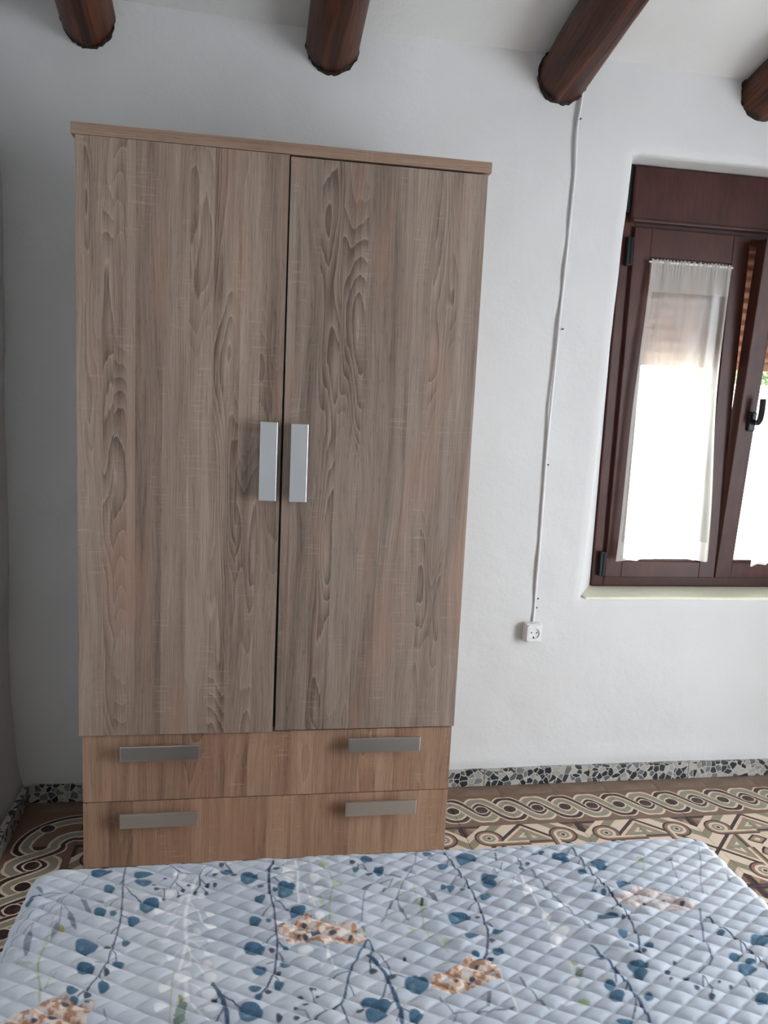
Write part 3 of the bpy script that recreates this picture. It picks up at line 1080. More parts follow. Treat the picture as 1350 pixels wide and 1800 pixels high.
PRINT = """
SN11 171,-1173 171,-1204 177,-1255 183,-1311 185,-1349 183,-1381 182,-1409 179,-1436 173,-1461 160,-1493 148,-1510
SN5 173,-1216 161,-1227
SN5 176,-1267 152,-1293
SN5 180,-1298 171,-1309
SN6 185,-1321 196,-1331
SN6 177,-1232 194,-1263 213,-1283
SN6 184,-1355 168,-1368 155,-1378
SN5 188,-1378 199,-1388
SN6 182,-1409 190,-1422 193,-1436
SN5 183,-1391 177,-1401
SN4 176,-1437 160,-1438
SN4 176,-1453 181,-1461
SN4 172,-1468 179,-1484
SN4 158,-1494 160,-1504
EL 152,-1237,10,-1,2,-12
EL 129,-1184,20,-2,2,-11
EL 208,-1197,18,-2,1,-8
EL 210,-1222,16,-2,1,-13
EL 229,-1296,15,11,7,-19
EL 146,-1306,10,-1,2,-12
EL 170,-1314,6,-1,1,-7
EL 207,-1337,11,-1,1,-10
EL 140,-1395,19,-2,3,-18
EL 147,-1450,14,-2,3,-14
EL 202,-1395,7,-1,1,-9
EL 197,-1444,10,-1,1,-8
EL 182,-1493,9,-1,2,-11
EL 137,-1496,10,-1,2,-9
EL 143,-1515,7,-1,1,-7
ED 173,-1401,6,-1,1,-6
ED 181,-1462,5,-1,1,-6
ED 161,-1508,6,-1,1,-7
ED 165,-1524,6,-1,1,-3
SG6 109,-1190 99,-1217 87,-1239 76,-1259 57,-1294 38,-1330 17,-1367 8,-1406
SG6 87,-1237 65,-1242 36,-1242
SG6 87,-1239 51,-1249 14,-1249
SG6 70,-1260 42,-1279 17,-1294 5,-1307
SG7 47,-1279 30,-1299 11,-1350
SG5 92,-1247 108,-1265 147,-1275
SG5 78,-1272 92,-1298
SG5 76,-1275 81,-1314 83,-1328
SG5 40,-1327 39,-1344
EG 28,-1229,9,-10,-1,-3
EG 120,-1287,12,-21,-3,-3
EG 104,-1326,11,-27,-4,-2
EG 80,-1349,-2,-21,-5,4
EG 43,-1377,4,-32,-6,2
EL 24,-1245,10,4,2,-6
EL 17,-1260,8,1,2,-7
Sg15 92,-1342 83,-1367 75,-1379 70,-1406 72,-1433 82,-1468 88,-1485 93,-1514
Sg6 70,-1292 71,-1340 70,-1397
Sg9 47,-1425 63,-1429
Sg7 37,-1422 44,-1421
Sg7 48,-1443 74,-1450
Sg7 58,-1437 75,-1455
Sg10 105,-1454 97,-1467 95,-1486
Ey 90,-1344,5,-1,2,-10
PP 50,-1548 54,-1535 82,-1528 105,-1513 124,-1502 137,-1512 150,-1523 174,-1526 175,-1536 168,-1548 172,-1575 50,-1561
ED 132,-1525,6,-1,1,-4
ED 120,-1549,8,-1,1,-5
ED 94,-1548,5,-1,1,-4
SG8 190,-1542 199,-1565
SW27 324,-1179 315,-1205 304,-1233 299,-1267 295,-1304 294,-1336 297,-1377 302,-1403
SW14 295,-1275 276,-1291 258,-1308
SW13 285,-1285 274,-1320
SW14 299,-1294 309,-1309 327,-1322
SW13 314,-1313 321,-1342 331,-1357
SW15 292,-1329 277,-1355 267,-1380
SW12 281,-1352 269,-1357
SW11 298,-1345 307,-1361
SW9 302,-1403 327,-1404 335,-1403
SW10 306,-1400 327,-1418 336,-1429
SW10 301,-1409 287,-1426 281,-1432
SW22 302,-1403 298,-1437 294,-1466
SW15 303,-1410 310,-1438 309,-1456
SW10 312,-1441 327,-1455
SW14 317,-1451 328,-1472 334,-1482
SW28 305,-1487 308,-1515 311,-1541
SW10 312,-1502 332,-1517
SW14 285,-1544 298,-1537
SW14 317,-1546 346,-1581
SW9 323,-1553 338,-1557
EW 249,-1317,10,-1,1,-10
EW 269,-1326,7,-1,0,-5
EW 337,-1329,8,-1,0,-8
EW 339,-1363,11,-1,0,-9
EW 264,-1394,12,-1,1,-10
EW 258,-1356,9,-1,1,-6
EW 316,-1378,7,-1,0,-8
EW 342,-1403,7,-1,0,-8
EW 341,-1435,11,-1,0,-7
EW 277,-1437,6,-1,1,-8
EW 308,-1461,7,-1,0,-5
EW 337,-1459,8,-1,0,-6
EW 343,-1491,10,-1,1,-13
EW 299,-1482,14,-1,1,-14
EW 276,-1504,10,8,4,-9
EW 343,-1525,12,-1,0,-9
EW 274,-1546,12,-1,1,-9
EW 347,-1558,11,-1,0,-6
EW 275,-1208,12,-1,1,-10
EW 320,-1277,7,-1,0,-9
EW 340,-1200,8,-1,0,-8
EW 259,-1267,11,-1,1,-9
EW 288,-1237,12,-1,0,-5
Sg8 286,-1465 286,-1512 288,-1575
Sw20 311,-1541 310,-1578
PF 297,-1524 310,-1546 310,-1581 294,-1579 296,-1560
Ey 301,-1532,4,0,1,-8
SB29 348,-1504 358,-1528 365,-1545 369,-1563 371,-1586
SN9 359,-1534 353,-1540
SN10 365,-1538 379,-1549 390,-1561
SN11 365,-1558 355,-1584
EL 406,-1571,18,-2,0,-18
ED 350,-1541,5,-1,0,-6
SN9 253,-1174 269,-1195 293,-1205 312,-1205 328,-1181
SN8 272,-1197 268,-1227 257,-1244 237,-1248
SN8 270,-1231 282,-1250
SN7 250,-1247 253,-1278
SN12 312,-1209 314,-1238 307,-1264
SN8 316,-1230 328,-1243
SN8 317,-1250 327,-1266
SN8 320,-1212 338,-1193
SN6 274,-1257 278,-1273
SN11 357,-1176 372,-1203 386,-1218
SN8 420,-1220 442,-1199
ED 307,-1265,4,0,0,-5
ED 328,-1245,4,0,0,-6
ED 328,-1268,4,0,0,-5
ED 253,-1280,4,0,0,-5
ED 279,-1275,4,0,0,-5
ED 237,-1247,5,0,0,-4
ED 249,-1214,4,0,0,-3
ED 231,-1233,5,0,0,-4
ED 341,-1212,5,0,0,-4
ED 342,-1246,4,0,0,-5
ED 284,-1254,4,0,0,-4
ED 294,-1241,4,0,0,-4
ED 352,-1182,5,0,0,-5
ED 376,-1219,7,-1,0,-5
EL 361,-1204,11,-1,0,-10
EL 405,-1228,17,-2,0,-20
SN22 453,-1176 444,-1201 442,-1242 443,-1278
SN14 443,-1278 448,-1319 450,-1359 451,-1396 451,-1431 448,-1462 444,-1488 435,-1512 422,-1537
SN6 441,-1248 426,-1260
SN6 441,-1277 433,-1286
SN6 445,-1319 425,-1344
SN6 449,-1353 442,-1358
SN6 450,-1398 427,-1419
SN6 453,-1419 463,-1430
SN6 452,-1447 458,-1461 459,-1469
SN6 443,-1470 432,-1473
SN5 444,-1499 449,-1508
SN5 432,-1524 432,-1530
SN8 450,-1237 460,-1248
SN9 446,-1288 457,-1309 474,-1333
EL 427,-1260,6,-1,0,-4
EL 425,-1294,10,-1,0,-11
EL 416,-1356,11,-1,0,-13
EL 439,-1362,5,-1,0,-6
EL 413,-1431,18,-2,0,-16
EL 465,-1434,5,-1,0,-6
EL 462,-1477,9,-1,0,-8
EL 420,-1482,12,-1,0,-11
EL 450,-1518,8,-1,0,-10
EL 413,-1523,10,-1,0,-7
EL 418,-1540,6,-1,0,-6
EL 474,-1261,17,-2,-1,-14
EL 472,-1279,15,-1,-1,-14
EL 490,-1340,15,7,2,-15
EL 458,-1204,7,-1,0,-5
EL 453,-1270,5,-1,0,-8
ED 442,-1438,5,-1,0,-6
ED 450,-1493,5,-1,0,-4
ED 433,-1534,6,-1,0,-5
SW17 495,-1175 499,-1215 494,-1275 495,-1313
SW13 478,-1174 471,-1216
SW14 507,-1260 516,-1296 523,-1323
EW 530,-1238,10,-1,-1,-16
EW 534,-1275,9,-1,-1,-9
EW 486,-1205,17,-2,-1,-11
EW 480,-1229,12,-1,0,-8
EW 522,-1304,10,-1,-1,-13
EW 529,-1356,9,-1,-1,-10
EW 498,-1443,13,-1,-1,-12
EW 521,-1484,3,0,-1,-7
EW 464,-1367,13,-1,0,-9
SW17 535,-1437 532,-1462
SW10 535,-1459 522,-1482
SW10 535,-1459 543,-1493
Sg13 533,-1177 550,-1202 562,-1233 563,-1270 553,-1308 549,-1329 545,-1368
Eg 551,-1196,11,-1,-1,-7
Eg 571,-1263,10,-1,-1,-10
Eg 532,-1298,6,-1,0,-5
Eg 538,-1314,5,0,-1,-6
Eg 538,-1328,5,0,0,-4
Eg 548,-1358,3,0,-1,-9
PP 452,-1379 481,-1372 503,-1350 522,-1359 543,-1373 569,-1383 589,-1382 602,-1402 605,-1422 589,-1433 571,-1439 537,-1433 504,-1421 469,-1425 456,-1400
ED 461,-1374,6,-1,0,-3
ED 500,-1379,5,0,0,-5
ED 518,-1401,9,-1,-1,-7
ED 499,-1409,5,-1,0,-6
ED 547,-1403,7,-1,-1,-5
ED 576,-1420,4,0,-1,-6
ED 488,-1407,3,0,0,-3
SB17 605,-1428 585,-1461 570,-1490 559,-1520 552,-1550 543,-1570 522,-1580 502,-1593 486,-1601
SB9 564,-1502 540,-1510 528,-1520
SB9 559,-1531 566,-1554
SB12 542,-1572 550,-1609
SG5 503,-1560 519,-1579
SG4 482,-1551 505,-1562
SG4 499,-1541 503,-1560
SG4 475,-1573 488,-1579 495,-1593
ED 500,-1538,4,0,0,-4
ED 506,-1538,2,0,0,-3
ED 481,-1549,5,-1,0,-3
ED 488,-1565,5,-1,0,-4
ED 508,-1552,3,0,0,-4
ED 473,-1570,3,0,0,-3
ED 448,-1586,5,-1,0,-7
ED 474,-1591,5,-1,0,-5
SN16 802,-1179 808,-1209 814,-1244 819,-1282 824,-1327 824,-1361 822,-1393 819,-1424 811,-1453 799,-1481 788,-1498
SN7 804,-1204 795,-1219
SN7 814,-1251 790,-1280
SN7 818,-1284 809,-1298
SN6 820,-1343 796,-1363
SN6 825,-1400 834,-1415
SN8 879,-1255 888,-1245 888,-1262
SN9 906,-1188 901,-1217
EL 787,-1224,11,-1,-2,-10
EL 786,-1293,7,-1,-3,-12
EL 774,-1288,7,-1,-2,-8
EL 808,-1300,6,-1,-2,-6
EL 778,-1382,21,-2,-5,-17
EL 788,-1432,13,-1,-3,-10
EL 837,-1428,10,-1,-3,-10
EL 821,-1477,10,-1,-3,-11
EL 780,-1482,7,-1,-2,-7
EL 841,-1201,22,-2,-5,-18
EL 869,-1271,17,-2,-4,-12
EL 862,-1289,15,-1,-3,-11
EL 845,-1325,11,-1,-4,-12
ED 812,-1386,5,-1,-1,-3
ED 820,-1450,6,-1,-2,-6
ED 784,-1500,7,-1,-2,-6
ED 802,-1494,6,-1,-1,-4
ED 804,-1508,5,-1,-1,-4
EL 638,-1186,13,-1,-1,-10
EL 612,-1219,7,-1,-2,-13
EL 656,-1227,10,-1,-2,-12
EL 655,-1242,6,-1,-1,-6
EL 765,-1178,10,-1,-1,-6
ED 609,-1194,6,-1,-1,-6
ED 636,-1237,7,-1,-1,-6
SN8 619,-1200 615,-1221
SN8 628,-1207 635,-1227
SG11 742,-1173 735,-1202 721,-1231 701,-1263 681,-1305 665,-1326 647,-1361
SG7 676,-1265 649,-1266 631,-1272
SG7 695,-1254 666,-1239
SG7 679,-1261 662,-1287
SG8 678,-1312 675,-1342
SG10 619,-1291 608,-1339 602,-1374 594,-1386
SG17 601,-1391 602,-1405
EG 625,-1278,11,7,1,-5
EG 657,-1290,-5,-8,-2,3
EG 661,-1335,-9,-16,-2,2
EG 640,-1375,-5,-10,-2,2
EG 681,-1360,4,-24,-3,-2
EG 744,-1310,8,-23,-4,-4
EG 714,-1227,9,3,0,-3
Sg14 717,-1273 712,-1319 715,-1361 708,-1402 713,-1430 730,-1454 735,-1471
Eg 722,-1339,7,-1,-4,-18
Eg 739,-1443,7,-1,-1,-5
Eg 729,-1495,8,-1,-1,-4
Eg 687,-1404,9,-1,-1,-3
ED 720,-1335,3,0,-3,-13
PP 688,-1546 696,-1525 724,-1515 745,-1500 767,-1490 779,-1500 807,-1509 814,-1516 806,-1539 782,-1548 765,-1551 737,-1562 713,-1566 693,-1555
ED 774,-1512,4,0,-1,-3
ED 760,-1535,5,-1,-1,-4
ED 733,-1539,4,0,-1,-4
ED 713,-1551,3,0,-1,-4
ED 754,-1543,4,0,-1,-3
SB28 599,-1466 611,-1485 621,-1514 626,-1544 629,-1572 631,-1595 628,-1615
SB12 606,-1429 610,-1448 601,-1478 599,-1499
SN7 611,-1448 621,-1474 630,-1496 630,-1514
SN9 632,-1511 650,-1523
SN11 622,-1521 613,-1551 604,-1566
SN11 625,-1571 616,-1581
SN8 633,-1590 643,-1599
SN8 629,-1595 621,-1614
ED 602,-1504,7,-1,-1,-6
ED 631,-1518,7,-1,-1,-6
ED 569,-1588,6,-1,-1,-4
ED 658,-1481,3,0,-1,-4
EL 668,-1537,20,-2,-4,-20
EL 591,-1573,19,-2,-2,-11
EL 608,-1577,10,-1,-2,-14
EL 593,-1597,17,-2,-2,-13
EL 652,-1605,11,-1,-2,-12
SG26 779,-1567 769,-1593
SG10 768,-1595 749,-1604 715,-1605
SG10 715,-1605 753,-1605 804,-1604
SG12 697,-1571 707,-1596 714,-1607
SG9 714,-1610 704,-1624
EG 793,-1605,17,3,0,-3
SN17 1075,-1182 1076,-1227 1079,-1265 1083,-1297 1087,-1329 1087,-1364 1088,-1391
SN7 1075,-1182 1057,-1200
SN7 1075,-1229 1066,-1239
SN7 1076,-1252 1066,-1268
SN7 1081,-1299 1059,-1324
SN7 1086,-1320 1078,-1334
EL 1040,-1207,17,-2,-5,-12
EL 1044,-1224,9,-1,-4,-10
EL 1060,-1273,10,-1,-4,-10
EL 1109,-1240,17,-2,-6,-13
EL 1110,-1256,12,-1,-5,-10
EL 1056,-1334,8,-1,-4,-9
EL 1075,-1339,5,-1,-3,-7
EL 989,-1196,7,-1,-2,-7
EL 1004,-1194,6,-1,-2,-5
EL 943,-1246,6,-1,-1,-4
ED 962,-1231,5,0,-2,-5
SN10 948,-1204 948,-1231 941,-1243
SN9 905,-1188 903,-1213
SN9 902,-1240 909,-1225
SW11 927,-1259 895,-1294
SW11 927,-1259 911,-1299
SW15 933,-1256 931,-1305 927,-1325 937,-1387 933,-1422
SW11 943,-1294 954,-1308
EW 893,-1298,12,-1,-3,-8
EW 927,-1325,10,-1,-4,-11
EW 904,-1376,14,-1,-3,-8
EW 938,-1398,9,-1,-4,-10
EW 948,-1437,16,-2,-5,-13
EW 931,-1463,11,-1,-5,-13
EW 983,-1369,12,-1,-4,-9
EW 923,-1560,10,-1,-4,-10
EW 897,-1604,10,-1,-2,-5
SG20 959,-1258 969,-1301 975,-1338 987,-1384 999,-1425 1005,-1443
Ey 942,-1518,6,-1,-3,-6
EF 941,-1539,7,-1,-5,-13
Sw17 934,-1523 927,-1546
Eg 922,-1604,10,-1,-3,-7
SG14 839,-1542 845,-1569 852,-1591 861,-1611
SW15 808,-1521 813,-1571 812,-1616
SB20 988,-1482 996,-1502 1001,-1524 1005,-1546 1009,-1570
SN10 998,-1505 994,-1517
EL 993,-1515,8,-1,-2,-5
SN15 1083,-1295 1086,-1329 1088,-1368 1089,-1398 1087,-1431 1083,-1462 1072,-1491 1060,-1512
SN7 1087,-1376 1064,-1398
EL 1127,-1316,14,-1,-5,-10
EL 1052,-1409,19,-2,-4,-9
EL 1105,-1406,6,-1,-2,-5
EL 1059,-1455,10,-1,-5,-10
EL 1090,-1491,9,-1,-5,-10
EL 1055,-1495,5,-1,-2,-4
EL 1087,-1465,5,0,-2,-4
ED 1080,-1415,5,0,-2,-4
ED 1072,-1507,5,-1,-2,-5
ED 1058,-1512,7,-1,-3,-6
SB20 992,-1497 999,-1512 1002,-1530 1005,-1549 1009,-1567 1010,-1587 1011,-1606 1010,-1630 1006,-1658
SN10 1007,-1534 992,-1568
SN10 1009,-1575 1000,-1586
SN9 1012,-1595 1025,-1601
SN10 1007,-1609 993,-1634 981,-1648
EL 979,-1573,10,-1,-5,-10
EL 981,-1596,13,-1,-6,-13
EL 1030,-1606,8,-1,-5,-10
EL 1045,-1540,19,-2,-5,-11
EL 1042,-1556,12,-1,-6,-11
EL 968,-1650,14,-2,-2,-5
Pp 1087,-1364 1129,-1337 1155,-1327 1181,-1338 1208,-1361 1227,-1382 1241,-1395 1218,-1408 1174,-1403 1144,-1393 1106,-1389
ED 1137,-1352,5,-1,-2,-4
ED 1139,-1381,4,0,-2,-4
ED 1179,-1375,4,0,-2,-4
ED 1211,-1388,5,0,-2,-4
SB12 1237,-1406 1217,-1444 1197,-1487 1190,-1516 1184,-1534 1171,-1545 1142,-1562
SN17 1240,-1428 1240,-1447 1251,-1462 1258,-1490 1263,-1524 1267,-1546 1268,-1564
SN10 1261,-1494 1248,-1522
SN9 1265,-1533 1253,-1551
EL 1229,-1533,13,-1,-5,-8
EL 1231,-1563,16,-2,-8,-13
EL 1247,-1547,9,-1,-3,-5
EL 1304,-1498,23,-2,-10,-14
EL 1213,-1629,12,-1,-9,-13
EL 1239,-1471,8,-1,-4,-7
SG9 1351,-1207 1325,-1261 1289,-1319 1271,-1359
SG11 1259,-1262 1242,-1319
SG7 1238,-1335 1237,-1375
EG 1260,-1250,11,7,0,-4
EG 1351,-1318,-4,-13,-3,-1
ED 1176,-1477,5,-1,-2,-4
ED 1088,-1558,5,-1,-3,-5
ED 1114,-1536,4,0,-2,-4
ED 1113,-1574,5,-1,-2,-4
ED 1120,-1595,5,-1,-3,-5
ED 1134,-1616,5,-1,-3,-5
ED 1179,-1598,4,0,-2,-4
ED 1165,-1587,3,0,-2,-3
ED 1085,-1575,4,0,-2,-3
SN8 1143,-1573 1147,-1596 1133,-1614
SN7 1142,-1575 1134,-1589
SN7 1210,-1589 1209,-1614
Sg14 1213,-1223 1190,-1280
Eg 1203,-1236,10,-1,-4,-7
"""

def build_quilt():
    def axis(parts):
        out = [np.array([parts[0][0]])]
        for a, b, st in parts:
            k = max(2, int(abs(b - a) / st) + 1)
            out.append(np.linspace(a, b, k)[1:])
        return np.concatenate(out)
    xs = axis([(BX0 - 0.30, BX0 - 0.02, 0.008), (BX0 - 0.02, BX1 + 0.02, 0.0019), (BX1 + 0.02, BX1 + 0.30, 0.008)])
    ys = axis([(BYF + 0.30, BYF + 0.02, 0.008), (BYF + 0.02, -1.71, 0.0016), (-1.71, BYH, 0.012)])
    gx, gy = np.meshgrid(xs, ys, indexing='ij')
    # rounded-rectangle plan, cloth falls over its edge
    rc = 0.050
    mx_, my_ = (BX0 + BX1) / 2, (BYF + BYH - 0.4) / 2
    hx_, hy_ = (BX1 - BX0) / 2 - rc, (BYF - BYH + 0.4) / 2 - rc
    qx, qy = np.abs(gx - mx_) - hx_, np.abs(gy - my_) - hy_
    ox, oy = np.maximum(qx, 0), np.maximum(qy, 0)
    ln = np.hypot(ox, oy) + 1e-9
    d = ln + np.minimum(np.maximum(qx, qy), 0) - rc
    nx, ny = ox / ln * np.sign(gx - mx_), oy / ln * np.sign(gy - my_)
    re = 0.030
    a = d + re
    arc = np.clip(a / re, 0, math.pi / 2)
    outv = np.where(a > 0, re * np.sin(arc), 0.0)
    drop = np.where(a > 0, re * (1 - np.cos(arc)), 0.0) + np.maximum(a - re * math.pi / 2, 0)
    hang = np.maximum(a - re * math.pi / 2, 0)
    wave = 0.010 * np.sin((gx * ny - gy * nx) * 38) + 0.03
    shift = np.where(a > 0, outv - a + hang * wave * 1.5, 0.0)
    px, py = gx + nx * shift, gy + ny * shift
    pz = BZ - drop
    # quilting: stitched diamonds at +-31 degrees, 30 mm apart
    wx = gx + 0.006 * (fbm(gx * 6, gy * 6, 51) - 0.5)
    wy = gy + 0.006 * (fbm(gx * 6, gy * 6, 57) - 0.5)
    th = math.radians(31)
    sA = (wx * math.sin(th) + wy * math.cos(th)) / 0.030
    sB = (-wx * math.sin(th) + wy * math.cos(th)) / 0.030
    dA = np.abs(sA - np.round(sA)) * 0.030
    dB = np.abs(sB - np.round(sB)) * 0.030
    pA, pB = 1 - np.exp(-dA / 0.0040), 1 - np.exp(-dB / 0.0040)
    cell = vnoise(np.round(sA - 0.5) * 3.7, np.round(sB - 0.5) * 5.3, 61)
    side = np.clip((gx - 0.25) / 0.8, 0, 1)
    pB = 1 - (1 - pB) * (0.45 + 0.55 * side)
    puff = 0.0065 * pA * pB * (0.65 + 0.7 * cell)
    wr = 0.013 * (fbm(gx * 3.2, gy * 4.0, 71) - 0.5) + 0.0050 * (fbm(gx * 20 + gy * 10, gy * 42 - gx * 16, 75, 3) - 0.5)
    # loose rucks running diagonally near the middle right
    ruck = np.zeros_like(gx)
    for (x0_, y0_, x1_, y1_, amp, wd) in ((0.82, -1.18, 1.12, -1.62, 0.006, 0.020), (0.92, -1.20, 1.17, -1.52, 0.005, 0.016), (0.66, -1.17, 0.80, -1.55, 0.004, 0.02),
                                          (0.50, -1.17, 0.62, -1.40, 0.004, 0.018), (1.02, -1.22, 1.24, -1.60, 0.0035, 0.014)):
        ex, ey = x1_ - x0_, y1_ - y0_
        L = math.hypot(ex, ey)
        t = ((gx - x0_) * ex + (gy - y0_) * ey) / L / L
        dist = ((gx - x0_) * -ey + (gy - y0_) * ex) / L + 0.012 * (fbm(t * 5, t * 0, int(amp * 9000)) - 0.5)
        ruck += amp * np.exp(-(dist / wd) ** 2) * np.clip(np.minimum(t, 1 - t) * 4, 0, 1)
    disp = puff + wr * 0.6 + ruck
    flat_w = np.where(a > 0, np.cos(arc), 1.0)
    pz = pz + disp * np.maximum(flat_w, 0.0) 
    px = px + nx * disp * (1 - flat_w)
    py = py + ny * disp * (1 - flat_w)
    pz = np.maximum(pz, 0.17)
    me = grid_mesh('quilt', np.stack([px, py, pz], -1))
    # ---- printed pattern
    C = np.empty(gx.shape + (3,))
    base = np.array((0.535, 0.580, 0.660))
    n1 = fbm(gx * 9, gy * 9, 81)
    n2 = fbm(gx * 60, gy * 200, 85, 2)
    C[:] = base * (0.92 + 0.16 * n1 + 0.10 * (n2 - 0.5))[..., None]
    wash = np.clip((fbm(gx * 5, gy * 5, 91) - 0.56) * 6, 0, 1) * 0.35
    C += (np.array((0.78, 0.79, 0.82)) - C) * wash[..., None]
    PAL = {'N': (0.018, 0.042, 0.110), 'B': (0.020, 0.070, 0.170), 'L': (0.022, 0.105, 0.200), 'D': (0.020, 0.035, 0.075), 'G': (0.17, 0.195, 0.26),
           'W': (0.88, 0.88, 0.90), 'w': (0.66, 0.72, 0.62), 'g': (0.36, 0.43, 0.23), 'y': (0.33, 0.27, 0.07), 'F': (0.17, 0.25, 0.19), 'P': (0.72, 0.47, 0.34), 'p': (0.70, 0.50, 0.43)}
    ALPHA = {'W': 0.82, 'w': 0.6, 'G': 0.85, 'g': 0.72, 'p': 0.55, 'L': 0.97, 'y': 0.8, 'F': 0.85}
    ink = fbm(gx * 45, gy * 45, 95)
    ink2 = fbm(gx * 110, gy * 110, 97, 2)
    # ink wobbles a little at its edges
    jx = gx * 1000 + 3.0 * (ink - 0.5)
    jy = gy * 1000 + 3.0 * (vnoise(gx * 90, gy * 90, 99) - 0.5)
    def win(x0_, x1_, y0_, y1_):
        i0, i1 = np.searchsorted(xs, [x0_ / 1000 - 0.004, x1_ / 1000 + 0.004])
        j0, j1 = np.searchsorted(-ys, [-y1_ / 1000 - 0.004, -y0_ / 1000 + 0.004])
        return slice(max(i0, 0), i1), slice(max(j0, 0), j1)
    def lay(sl, mask, col):
        al = ALPHA.get(col, 0.95)
        c = np.array(PAL[col])[None, None]
        if col in 'LB':
            t = np.clip((ink[sl] - 0.40) * 2.6, 0, 1)[..., None]
            c = c * (1 - t * 0.40) + np.array((0.085, 0.20, 0.30)) * t * 0.40
        if col in 'Pp':
            t = ink2[sl][..., None]
            c = np.where(t > 0.56, np.array((0.84, 0.72, 0.64)), np.where(t < 0.41, np.array((0.45, 0.22, 0.12)), c))
        m = (mask * al)[..., None]
        C[sl] = C[sl] * (1 - m) + c * m
    soft = lambda q, w: np.clip(0.5 - q / w, 0, 1)
    for ln_ in PRINT.strip().split('\n'):
        hd, *rest = ln_.split()
        kind, col = hd[0], hd[1]
        if kind == 'S':
            wv = max(float(hd[2:]) / 10 * 1.2, 1.0)
            P = [tuple(map(float, q.split(','))) for q in rest]
            for (ax, ay), (bx, by) in zip(P[:-1], P[1:]):
                sl = win(min(ax, bx) - wv - 3, max(ax, bx) + wv + 3, min(ay, by) - wv - 3, max(ay, by) + wv + 3)
                X_, Y_ = jx[sl], jy[sl]
                ex, ey = bx - ax, by - ay
                t = np.clip(((X_ - ax) * ex + (Y_ - ay) * ey) / (ex * ex + ey * ey + 1e-6), 0, 1)
                dd = np.hypot(X_ - ax - t * ex, Y_ - ay - t * ey) - wv
                mk = soft(dd, 1.6)
                if col in ALPHA:
                    # one wash per stroke: do not build up at the joints
                    mk = mk * (1 - 0.9 * soft(np.hypot(X_ - ax, Y_ - ay) - wv, 1.6) * ((ax, ay) != P[0]))
                lay(sl, mk, col)
        elif kind == 'E':
            c0, c1_, a0, a1, b0, b1 = map(float, rest[0].split(','))
            rx, ry = abs(a0) + abs(b0) + 3, abs(a1) + abs(b1) + 3
            sl = win(c0 - rx, c0 + rx, c1_ - ry, c1_ + ry)
            X_, Y_ = jx[sl] - c0, jy[sl] - c1_
            det = a0 * b1 - a1 * b0
            if abs(det) < 1e-6: continue
            p = (X_ * b1 - Y_ * b0) / det
            q = (Y_ * a0 - X_ * a1) / det
            q = q * (1 + 0.22 * p) - 0.12 * (1 - p * p)
            rad = np.sqrt(p * p + q * q)
            sc = math.sqrt(abs(det))
            lay(sl, soft((rad - 1) * sc, 2.2), col)
            if col == 'L' and sc > 14:          # pale watercolour pool inside larger leaves
                pool = soft((np.sqrt((p + 0.25) ** 2 + (q - 0.35) ** 2) - 0.38) * sc, 6) * np.clip((ink2[sl] - 0.35) * 3, 0, 1) * 0.55
                C[sl] = C[sl] * (1 - pool[..., None]) + np.array((0.22, 0.36, 0.45)) * pool[..., None]
        else:
            P = [tuple(map(float, q.split(','))) for q in rest]
            X0, X1 = min(p[0] for p in P), max(p[0] for p in P)
            Y0, Y1 = min(p[1] for p in P), max(p[1] for p in P)
            sl = win(X0 - 4, X1 + 4, Y0 - 4, Y1 + 4)
            X_ = jx[sl] + 7 * (ink2[sl] - 0.5)
            Y_ = jy[sl] + 7 * (ink[sl] - 0.5)
            ins = np.zeros(X_.shape, bool)
            for (ax, ay), (bx, by) in zip(P, P[1:] + P[:1]):
                if ay == by: continue
                ins ^= ((ay > Y_) != (by > Y_)) & (X_ < (bx - ax) * (Y_ - ay) / (by - ay) + ax)
            mk = ins.astype(float)
            if col in 'Pp':
                mk = mk * np.clip((vnoise(gx[sl] * 150, gy[sl] * 150, 93) - 0.08) * 5, 0, 1)
            lay(sl, mk, col)
    at = me.attributes.new('print', 'FLOAT_COLOR', 'POINT')
    rgba = np.ones(gx.shape + (4,), np.float32)
    rgba[..., :3] = C
    at.data.foreach_set('color', rgba.reshape(-1))
    o = mesh_obj('quilt', me, quilt_mat(), smooth=True)
    tag(o, 'pale blue quilted bedspread printed with navy leaves and peach flowers', 'quilt')
build_quilt()

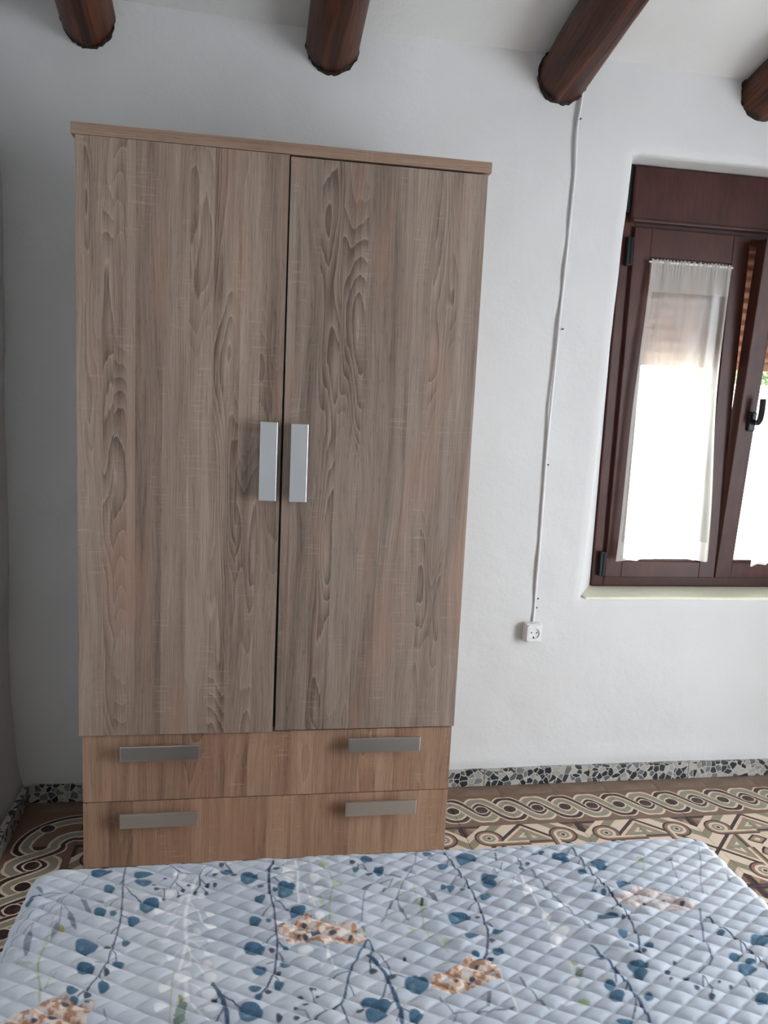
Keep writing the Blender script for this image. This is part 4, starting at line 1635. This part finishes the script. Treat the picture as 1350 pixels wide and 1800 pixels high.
# ------------------------------------------------------------------ outside the window
M_TERRACE = flat('pale_terrace_concrete', (0.62, 0.58, 0.52), 0.9)
structure(box_obj('ground', (-14, 18, 0.37, 26, -0.35, -0.15), M_TERRACE, bev=0))
gw = thing('garden_wall', 'bright white garden wall outside behind the window', 'wall', (2.5, 6.0, -0.15))
box_obj('wall_body', (-6, 9, 0, 0.22, 0, 1.74), M_EXT, gw, 0.01)
box_obj('coping', (-6, 9, -0.03, 0.25, 1.7402, 1.80), M_EXT, gw, 0.01)
def leaf_mat():
    m = Mat('tree_leaves', 0.6)
    n = m.noise(scale=3.0, detail=2)
    m.base(m.mix((0.075, 0.12, 0.045), (0.20, 0.26, 0.12), n))
    return m.mat
M_LEAF = leaf_mat()
M_BARK = flat('tree_bark', (0.14, 0.10, 0.07), 0.9)
def tree(x, y, h, rad, seed, label):
    rs = np.random.RandomState(seed)
    t = thing('garden_tree', label, 'tree', (x, y, -0.15), 0, 'trees beyond the garden wall')
    bm = bmesh.new()
    add_tube(bm, [(0, 0, 0), (0.05, 0.02, h * 0.35), (-0.03, 0.05, h * 0.7)], 0.09, 8)
    bm_obj('trunk', bm, M_BARK, t)
    n = 5200
    p = rs.normal(size=(n, 3))
    p /= np.linalg.norm(p, axis=1)[:, None]
    p *= (rs.rand(n, 1) ** 0.45) * rad * (0.75 + 0.35 * vnoise(p[:, 0] * 3 + seed, p[:, 2] * 3, seed)[:, None])
    p[:, 2] = p[:, 2] * 0.85 + h * 0.66
    a = rs.normal(size=(n, 3)); a /= np.linalg.norm(a, axis=1)[:, None]
    b = np.cross(a, rs.normal(size=(n, 3))); b /= np.linalg.norm(b, axis=1)[:, None]
    s = rs.uniform(0.04, 0.08, (n, 1))
    V = np.stack([p - a * s, p + b * s * 0.5, p + a * s, p - b * s * 0.5], 1).reshape(-1, 3)
    me = bpy.data.meshes.new('foliage')
    me.from_pydata(V.tolist(), [], np.arange(n * 4).reshape(-1, 4).tolist())
    mesh_obj('foliage', me, M_LEAF, t)
tree(4.6, 8.3, 3.4, 1.35, 3, 'green leafy tree seen through the gap between the window sashes')
tree(7.6, 8.6, 3.2, 1.3, 8, 'green leafy tree beyond the garden wall at the right picture edge')
